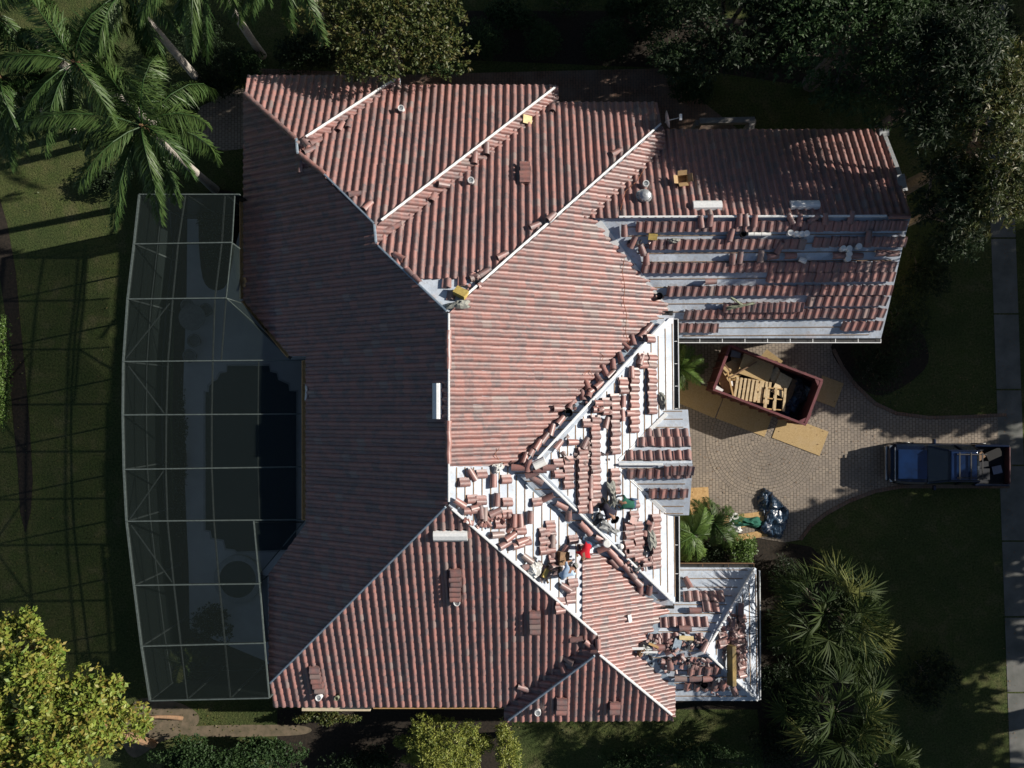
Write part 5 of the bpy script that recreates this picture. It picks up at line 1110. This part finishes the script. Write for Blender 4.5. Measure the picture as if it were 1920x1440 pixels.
def palm(label, base_px, crown_px, zc, seed, nf=16, L=3.0, mat='leaf_palm', lw=.045, ll=.62, trunk=.16, wind=(0,0), group=None, fibre=True, pairs=34, az=None, elev=(-.1,1.15), name='palm_tree', sag=1.35):
    rng = np.random.default_rng(seed); top = at(*crown_px, zc); b = at(*base_px, 0) if base_px else Vector((top.x, top.y, 0))
    e = tag(empty(name, b), label, 'palm tree', group); mb = MB(); tl = top-b
    pts = [tl*t+Vector((0,0,0)) for t in (0,.2,.5,.8,1)]; mb.tube(pts, [trunk*1.35,trunk*1.1,trunk,trunk*.85,trunk*.7], 12); mb.build('trunk','palm_bark',e)
    if fibre: mb = MB(); mb.tube([tl-Vector((0,0,.7)), tl-Vector((0,0,.1)), tl+Vector((0,0,.35))],[trunk*.8,trunk*1.15,trunk*.4],10); mb.build('crown_shaft','fibre',e)
    Q = []; A = []; stems = MB()
    for f in range(nf):
        a = (2*math.pi*(f*.382)+rng.normal(0,.35)) if az is None else az[0]+(az[1]-az[0])*f/(nf-1)
        el = elev[0]+(elev[1]-elev[0])*((f+.5)/nf) ; l = L*rng.uniform(.72,1.12); n = 16; p = np.array(tl)+np.array([0,0,.2]); ps = [p]; ts = []
        h = np.array([math.cos(a), math.sin(a), 0.]); ang = el
        for i in range(n):
            ang -= sag/n*(1+.5*i/n); t = h*math.cos(ang)+np.array([0,0,math.sin(ang)])+np.array([wind[0],wind[1],0])*i/n*.9; t /= np.linalg.norm(t); p = p+t*l/n; ps.append(p); ts.append(t)
        ps = np.array(ps); ts = np.array(ts+[ts[-1]]); stems.tube([Vector(q) for q in ps[::3]], list(np.linspace(.03,.008,len(ps[::3]))), 5, False)
        s = np.linspace(.12, .99, pairs); idx = s*n; i0 = np.clip(idx.astype(int), 0, n-1); fr = (idx-i0)[:, None]; pp = ps[i0]*(1-fr)+ps[i0+1]*fr; tt = ts[i0]; side = np.cross(tt, [0,0,1.]); side /= np.linalg.norm(side, axis=1, keepdims=True)+1e-9; upv = np.cross(side, tt)
        tone = rng.random()
        for sg in (-1,1):
            for lay in (0,1):
                D = side*sg*rng.uniform(.55,.95,(pairs,1))+tt*rng.uniform(.45,.9,(pairs,1))+np.array([wind[0],wind[1],0])*.8+upv*rng.uniform(-.35,.25,(pairs,1))-np.array([0,0,.35]); D /= np.linalg.norm(D, axis=1, keepdims=True)
                N = upv+side*sg*.5+rng.normal(0,.25,(pairs,3)); N -= D*(N*D).sum(1,keepdims=True); N /= np.linalg.norm(N,axis=1,keepdims=True)
                ln_ = ll*(.45+.55*np.sin(np.pi*np.clip(s*.9+.08,0,1)))*rng.uniform(.8,1.15,pairs); Q.append(leaves(pp, D, N, ln_, np.full(pairs, lw), .28)); A.append(np.clip(.5*tone+.5*rng.random(pairs),0,1))
    np_mesh('fronds', np.concatenate(Q), 4, mat, e, {'rnd': np.concatenate(A), 'rnd2': np.concatenate(A)}); stems.build('frond_stem', mat, e); return e
def fanpalm(label, base_px, crown_px, zc, seed, nf=34, pet=1.1, fr_=.85, mat='leaf_fan', trunk=.16, group=None):
    rng = np.random.default_rng(seed); top = at(*crown_px, zc); b = at(*base_px, 0); e = tag(empty('fan_palm', b), label, 'palm tree', group); tl = top-b; mb = MB(); mb.tube([tl*t for t in (0,.3,.6,1)], [trunk*1.3,trunk,trunk,trunk*1.1], 10); mb.build('trunk','bark',e)
    Q = []; A = []; B_ = []; st = MB()
    for f in range(nf):
        a = 2*math.pi*f*.382+rng.normal(0,.1); el = -.55+1.75*((f+.5)/nf)**.9; h = np.array([math.cos(a)*math.cos(el), math.sin(a)*math.cos(el), math.sin(el)]); p0 = np.array(tl); pl_ = pet*rng.uniform(.75,1.2); p1 = p0+h*pl_-np.array([0,0,.12]); st.tube([Vector(p0), Vector((p0+p1)/2)+Vector((0,0,.06)), Vector(p1)], [.022,.016,.012], 5, False)
        axis = h-np.array([0,0,.25]); axis /= np.linalg.norm(axis); side = np.cross(axis,[0,0,1.]); side /= np.linalg.norm(side)+1e-9; up_ = np.cross(side, axis); up_ = up_+side*rng.normal(0,.4); m = 30; th = np.linspace(-1.75,1.75,m); tone = rng.random()
        D = axis*np.cos(th)[:,None]+side*np.sin(th)[:,None]+up_*rng.normal(.05,.10,(m,1))-np.array([0,0,.18]); D /= np.linalg.norm(D,axis=1,keepdims=True); N = np.tile(up_,(m,1))+np.cross(D,up_)*rng.choice([-1,1],m)[:,None]*.55; N -= D*(N*D).sum(1,keepdims=True); N /= np.linalg.norm(N,axis=1,keepdims=True)
        ln_ = fr_*(.7+.3*np.cos(th*.8))*rng.uniform(.85,1.1,m); Q.append(leaves(np.tile(p1,(m,1)), D, N, ln_, np.full(m,.062), .22)); A.append(np.clip(.6*tone+.4*rng.random(m),0,1)); B_.append(np.full(m, .3+.55*(tone > .8)))
    np_mesh('fronds', np.concatenate(Q), 4, mat, e, {'rnd': np.concatenate(A), 'rnd2': np.concatenate(B_)}); st.build('frond_stem',mat,e); return e
WD_ = (-.55,-.50)
palm('tall palm with a pale trunk leaning by the pool screen corner, fronds over the screen', (404,356), (272,240), 7.6, 11, 18, 3.9, elev=(.25,1.2), wind=WD_, pairs=60, ll=.85)
palm('palm with a brown fibrous heart in the middle of the upper left garden', (296,238), (146,122), 8.0, 12, 20, 3.7, wind=WD_, pairs=60, ll=.85)
palm('palm at the top left edge whose trunk shows under its crown', (380,160), (240,-6), 8.0, 13, 16, 3.4, wind=WD_, pairs=52, ll=.8)
palm('palm crossing the top edge with a smooth grey leaning trunk', (492,104), (375,-70), 9.0, 14, 15, 3.4, wind=WD_, pairs=52, ll=.8)
palm('palm at the far left edge below the top corner', (130,130), (-20,20), 8.2, 15, 17, 3.6, wind=WD_, pairs=52, ll=.8)
palm('palm at the left edge beneath the corner palm', (140,250), (8,150), 7.2, 16, 16, 3.4, wind=WD_, pairs=52, ll=.8)
palm('palm at the top edge beside the olive leaved tree', (625,60), (545,-66), 8.0, 17, 16, 3.4, wind=(-.1,-.3), pairs=40)
palm('small yellowing palm growing under the pool screen', (352,1238), (345,1240), 1.9, 18, 11, 1.35, 'leaf_fan', .04, .4, .09, pairs=26, fibre=False)
palm('low green palm against the front wall beside the driveway', (1272,688), (1274,690), .7, 19, 20, 1.3, 'leaf_bright', .022, .42, .1, pairs=34, fibre=False, elev=(.1,1.3), sag=.9)
palm('feathery palm in the front bed between entry and corner roof, left one', (1290,1000), (1298,1000), 2.0, 20, 26, 1.65, 'leaf_bright', .02, .5, .1, pairs=44, fibre=False, elev=(-.2,1.3), sag=1.6)
palm('feathery palm in the front bed between entry and corner roof, right one', (1325,985), (1335,978), 1.7, 21, 24, 1.45, 'leaf_palm', .02, .48, .1, pairs=40, fibre=False, elev=(-.2,1.3), sag=1.6)
fanpalm('large fan palm east of the small corner roof', (1500,1100), (1548,1148), 4.1, 31, 32, 1.6, 1.15)
fanpalm('large fan palm in the lower right, below the other one', (1515,1290), (1565,1335), 4.1, 32, 32, 1.6, 1.15)
fanpalm('slender fan palm overlapping the big one east of the corner roof', (1560,1140), (1600,1180), 3.5, 33, 26, 1.2, .95)
fanpalm('slender fan palm at the bottom edge, right of the lower big one', (1600,1400), (1640,1440), 4.4, 34, 26, 1.2, .95)
# broadleaf trees
tree('broadleaf_tree','large yellow green tree filling the lower left corner', 95,1350,6.0,(4.0,4.0,2.6),26000,.21,'leaf_yellow',41,trunk=.17,lean=tuple((at(288,1395,0)-at(95,1350,6.0))[:2]),lumps=75,lr=.145,asp=.5,clump=8,inner=.2,bark='rust_bark',branches=16)
tree('broadleaf_tree','small yellow green tree limb reaching up at the left edge', 40,1215,4.6,(2.0,2.0,1.4),5200,.19,'leaf_yellow',42,trunk=.12,lean=tuple((at(-20,1235,0)-at(40,1215,4.6))[:2]),lumps=26,lr=.18,asp=.55,clump=7,bark='rust_bark')
tree('olive_tree','olive leaved tree with pale twigs above the north roof', 720,42,4.3,(3.9,2.9,1.4),17000,.17,'leaf_olive',43,lumps=24,lr=.30,asp=.42,clump=7,inner=.3,branches=18,bark='palm_bark')
tree('big_tree','big dark glossy tree north of the garage', 1610,55,5.4,(4.6,4.0,2.3),26000,.20,'leaf_mid',44,trunk=.35,lumps=30,lr=.28,asp=.36,clump=7,inner=.3,branches=14,droop=.3)
tree('big_tree','very dark tree left of the big glossy one', 1375,30,5.0,(3.6,3.6,2.4),14000,.20,'leaf_dark',45,trunk=.3,lumps=24,lr=.30,asp=.36,clump=7,droop=.3)
tree('street_tree','feathery tree over the pavement at the right edge', 1868,255,7.4,(2.5,4.4,2.6),16000,.24,'leaf_olive',46,trunk=.3,lumps=26,lr=.30,asp=.2,clump=8,droop=.7)
tree('street_tree','feathery tree overhanging the upper right corner of the garage', 1768,150,7.4,(2.3,3.4,2.6),13000,.24,'leaf_dark',47,trunk=.25,lumps=18,lr=.32,asp=.22,clump=8,droop=.7)
tree('street_tree','lower dark tree between garage end and pavement', 1765,390,6.4,(1.7,3.0,2.2),10000,.2,'leaf_dark',48,trunk=.2,lumps=16,lr=.34,asp=.25,clump=8,droop=.5)
tree('street_tree','dark dense tree between the big glossy tree and the pavement', 1795,50,5.2,(2.6,3.2,2.1),11000,.22,'leaf_dark',49,trunk=.2,lumps=22,lr=.3,asp=.25,clump=8,droop=.5)
# trees across the street, whose shade falls over the right side
for i, (X, Y, z, r_, n) in enumerate([(34,14,8.5,(4.5,4.8,3.6),9000),(35,5.5,7.2,(4,4.2,3.2),8000),(37,-1.2,6.0,(3.8,3.0,2.6),5000),(34,-6.5,7.4,(4.2,3.4,3.2),8000),(32,-13,8.5,(4.6,4.6,3.6),9000),(41,21,10,(5,5,4),7000),(33,-21,9,(5,4.5,3.8),8000),(28.5,10,7.0,(2.6,3.2,2.6),6000),(42,9,11,(4,5,4),6000),(40,-14,11.5,(4.6,5,4),6000),(28,-10.5,5.6,(2.4,3.0,2.2),5000),(27.5,-17,6.5,(2.6,3.2,2.6),5000),(9,21.5,8.0,(4,2.6,3),7000),(18,21.5,8.5,(4.5,3,3.2),7000),(1,21,7,(3.5,2.2,2.6),5000),(30,19,8,(4,4,3.2),9000),(25,25,8,(4.5,3.5,3.4),8000),(30,-7.5,6.6,(3.6,3.0,2.9),9000),(31,-3.6,5.2,(2.6,1.7,2.2),5000),(30,-13,6.6,(3.4,3.4,2.8),8000),(29,-19.5,6,(3.2,3.6,2.8),7000),(29,4.5,5.6,(3,3.6,2.6),9000),(28,-4.3,5.6,(2.2,1.5,2.1),6000),(33,-2.4,8.6,(2.6,1.6,2.2),6000),(27.5,15,6.5,(2.6,3.6,2.8),8000)]):
    e = tag(empty('street_tree', (X,Y,0)), 'shade tree out of the picture, %s going clockwise' % ordw(i), 'tree', 'shade trees across the street'); o, lc = crown(e, (X,Y,z), r_, int(n*1.8), .48, 'leaf_dark', 60+i, lumps=22, lr=.36, asp=.5, clump=6)
    mb = MB(); mb.tube([(0,0,0),(0,.1,z*.5),(0,0,z)],[.35,.28,.12],8)
    for q in lc[:7]: mb.tube([(0,0,z*.6),(q[0],q[1],z+q[2])],[.12,.03],5)
    mb.build('trunk','bark',e)
# bushes
def bush(label, px, py, z, rad, nl, size, mat, seed, name='bush', cat='bush', group=None, **k):
    c = at(px, py, z); e = tag(empty(name, (c.x,c.y,0)), label, cat, group); kk = dict(lumps=16, lr=.5, asp=.5, clump=5, inner=.2); kk.update(k); crown(e, c, rad, nl, size, mat, seed, **kk)
    mb = MB()
    for i in range(5): a = i*1.257; mb.tube([(0,0,0),(math.cos(a)*rad[0]*.25,math.sin(a)*rad[1]*.25,z*.6),(math.cos(a)*rad[0]*.55,math.sin(a)*rad[1]*.55,z)],[.05,.035,.015],5)
    mb.build('stems','bark',e); return e
bush('large round clipped bush in the upper left garden', 372,72,1.1,(1.5,1.45,1.2),9000,.07,'leaf_dark',81,lumps=30,lr=.4)
bush('second large round bush just below the first one', 420,118,1.0,(1.5,1.2,1.1),8000,.07,'leaf_dark',82,lumps=30,lr=.4)
bush('leafy bush beside the garden path, lower one', 350,190,.8,(.8,.9,.8),5000,.10,'leaf_mid',83); bush('leafy bush beside the garden path, upper one', 455,130,.9,(1.0,.9,.8),5000,.10,'leaf_mid',84); bush('dark bush between garden path and round bushes', 405,168,.7,(1.0,.7,.7),4000,.10,'leaf_dark',85)
bush('small bush at the north west corner of the pool screen', 205,335,.5,(1.0,.9,.6),3500,.12,'leaf_dark',86)
for i,(x,y,r_,w_) in enumerate([(905,75,1.1,'left'),(1018,78,1.08,'middle'),(1140,76,1.2,'right')]):
    bush('round clipped bush north of the house, '+w_+' of three', x,y,.8,(r_,r_,.95),9000,.07,'leaf_mid',90+i,lumps=40,lr=.34,group='round clipped bushes north of the house',clump=4)
bush('wide clipped bush cut by the top edge', 1060,4,.8,(1.6,.75,.8),6000,.06,'leaf_mid',94,lumps=30,lr=.36)
bush('tangled shrub under the olive tree', 590,100,.9,(1.6,1.0,.9),6000,.13,'leaf_dark',95)
bush('dark shrub on the island beside the garage', 1640,690,.7,(1.3,1.5,.8),6000,.09,'leaf_dark',96); bush('dark shrub behind the garage east wall', 1690,600,.9,(1.2,1.8,1.0),7000,.09,'leaf_dark',97); bush('dark shrub at the garage gable foot', 1735,500,.9,(1.1,1.5,1.0),5000,.1,'leaf_dark',98)
bush('bright green shrub beside the tarp in the front bed', 1385,1032,.9,(.72,.75,.8),5500,.09,'leaf_bright',99,name='shrub',cat='shrub')
bush('dark shrub hidden between palms in the front bed', 1340,1040,.6,(.9,.7,.6),4000,.1,'leaf_dark',100,name='shrub',cat='shrub')
bush('long dark hedge at the bottom left edge', 430,1425,1.2,(4.2,1.35,1.2),22000,.12,'leaf_mid',101,name='hedge',cat='hedge',lumps=60,lr=.22,asp=.6)
bush('long dark hedge at the bottom right of the south lawn', 1290,1432,1.1,(4.6,1.2,1.1),20000,.09,'leaf_mid',102,name='hedge',cat='hedge',lumps=70,lr=.2)
bush('bright lime shrub, larger of the pair under the south eave', 832,1398,1.9,(2.5,1.7,1.5),20000,.12,'leaf_lime',103,name='shrub',cat='shrub',lumps=54,lr=.2,asp=.3,clump=8)
bush('bright lime shrub, smaller right one of the pair under the south eave', 950,1405,1.8,(.68,1.45,1.2),5000,.12,'leaf_lime',104,name='shrub',cat='shrub',lumps=20,lr=.34,asp=.3,clump=8)
bush('thin leafy shrub against the south wall', 620,1342,.8,(1.9,.38,.7),4000,.11,'leaf_olive',105,name='shrub',cat='shrub',lumps=26,lr=.2)
bush('dark shrub between hedge and lime shrubs', 680,1430,.6,(1.7,.8,.6),4000,.11,'leaf_dark',106,name='shrub',cat='shrub')
bush('dark low plant mass inside the pool screen, north end', 400,440,.8,(.9,1.4,.8),4000,.13,'leaf_dark',107,name='shrub',cat='shrub')
bush('dark low hedge inside the pool screen beside the deck', 338,860,.6,(.32,4.6,.5),7000,.1,'leaf_dark',108,name='hedge',cat='hedge',lumps=70,lr=.14)
bush('dark shrub inside the pool screen, south end', 400,1170,.7,(.9,.8,.7),3500,.12,'leaf_dark',109,name='shrub',cat='shrub')
bush('dark scrub on the lawn beyond the fan palms', 1740,1260,.7,(1.3,1.5,.7),3500,.12,'leaf_dark',110,name='shrub',cat='shrub'); bush('dark ferny scrub at the lower fan palm foot', 1470,1400,.6,(1.4,1.4,.6),4000,.12,'leaf_dark',111,name='shrub',cat='shrub')
tree('garden_tree','bare pale branch tree trunk between corner tree and hedge', 262,1345,2.2,(.7,.7,.5),500,.2,'leaf_yellow',112,trunk=.09,lean=(.9,-.9),bark='rust_bark',branches=6)

for i, (x, y) in enumerate(((1475,1085),(1462,1180),(1458,1270),(1490,1330),(1530,1240))):
    bush('added undergrowth darkening the ground by the fan palms, '+ordw(i)+' from the top', x, y, .4, (.9,1.0,.5), 2600, .16, 'leaf_dark', 120+i, name='shrub', cat='shrub', group='added dark undergrowth by the fan palms', asp=.25)  # undergrowth added to darken ground that came out too brightly lit
bush('added bright green hedge standing in for sunlit grass beyond the mulch bed', 0, 705, .5, (.75,3.4,.6), 9000, .09, 'leaf_bright', 130, name='hedge', cat='hedge', lumps=60, lr=.2)  # added hedge: its bright leaves stand in for a sunlit strip of grass
# leaf litter on grass and paving: nobody could count it
rng = np.random.default_rng(77)
def litter(name, label, boxes, n, size, mat, z=.03):
    Pn = []
    for (x0, y0, x1, y1), k in zip(boxes, n):
        for _ in range(k): p = at(rng.uniform(x0,x1), rng.uniform(y0,y1), 0); Pn.append((p.x, p.y, z+rng.random()*.02))
    Pn = np.array(Pn); m = len(Pn); D = rng.normal(size=(m,3)); D[:,2] *= .2; D /= np.linalg.norm(D,axis=1,keepdims=True); N = np.tile([0,0,1.],(m,1))+rng.normal(0,.25,(m,3)); N -= D*(N*D).sum(1,keepdims=True); N /= np.linalg.norm(N,axis=1,keepdims=True); L = size*rng.uniform(.5,1.3,m)
    o = np_mesh(name, leaves(Pn, D, N, L, L*.5), 4, mat, None, {'rnd': rng.random(m), 'rnd2': rng.random(m)}); tag(o, label, 'fallen leaves', None, 'stuff')
litter('fallen_leaves','dry leaves scattered over the lawns and around the hedges',[(20,300,240,1120),(270,1318,560,1372),(960,1350,1420,1385),(1440,1000,1860,1420),(1600,520,1860,770),(240,1150,270,1310)],[330,140,160,260,130,40],.10,'leaf_olive')
litter('fallen_leaves','small brown leaves and grit scattered on the driveway and pavement',[(1270,780,1640,960),(1560,660,1880,780),(1620,780,1900,915),(1880,100,1905,1400),(360,190,455,250)],[260,160,140,200,60],.07,'fibre',.045)
for o in list(bpy.data.objects):
    if o.parent and o.parent.name.startswith('pickup_truck') and o.type == 'MESH' and o.name.split('.')[0] in ('body','bonnet','roof','mirror','bed_side','front_bumper','rear_bumper','tailgate','cabin'):
        b_ = o.modifiers.new('bevel','BEVEL'); b_.width = .03; b_.segments = 2; b_.limit_method = 'ANGLE'; b_.angle_limit = R(35)

for i, (x, y, rx_, ry_) in enumerate(((820,112,1.2,.7),(960,30,1.3,.7),(1225,40,1.3,1.0),(1262,112,1.1,.8),(1300,165,1.0,.7),(1185,12,1.2,.6))):
    bush('added leafy shrub darkening the bed north of the house, '+ordw(i)+' of six', x, y, .7, (rx_,ry_,.75), 5000, .12, 'leaf_mid', 140+i, name='shrub', cat='shrub', group='added dark shrubs north of the house')  # shrubs added to cover bright mulch and keep the bed dark
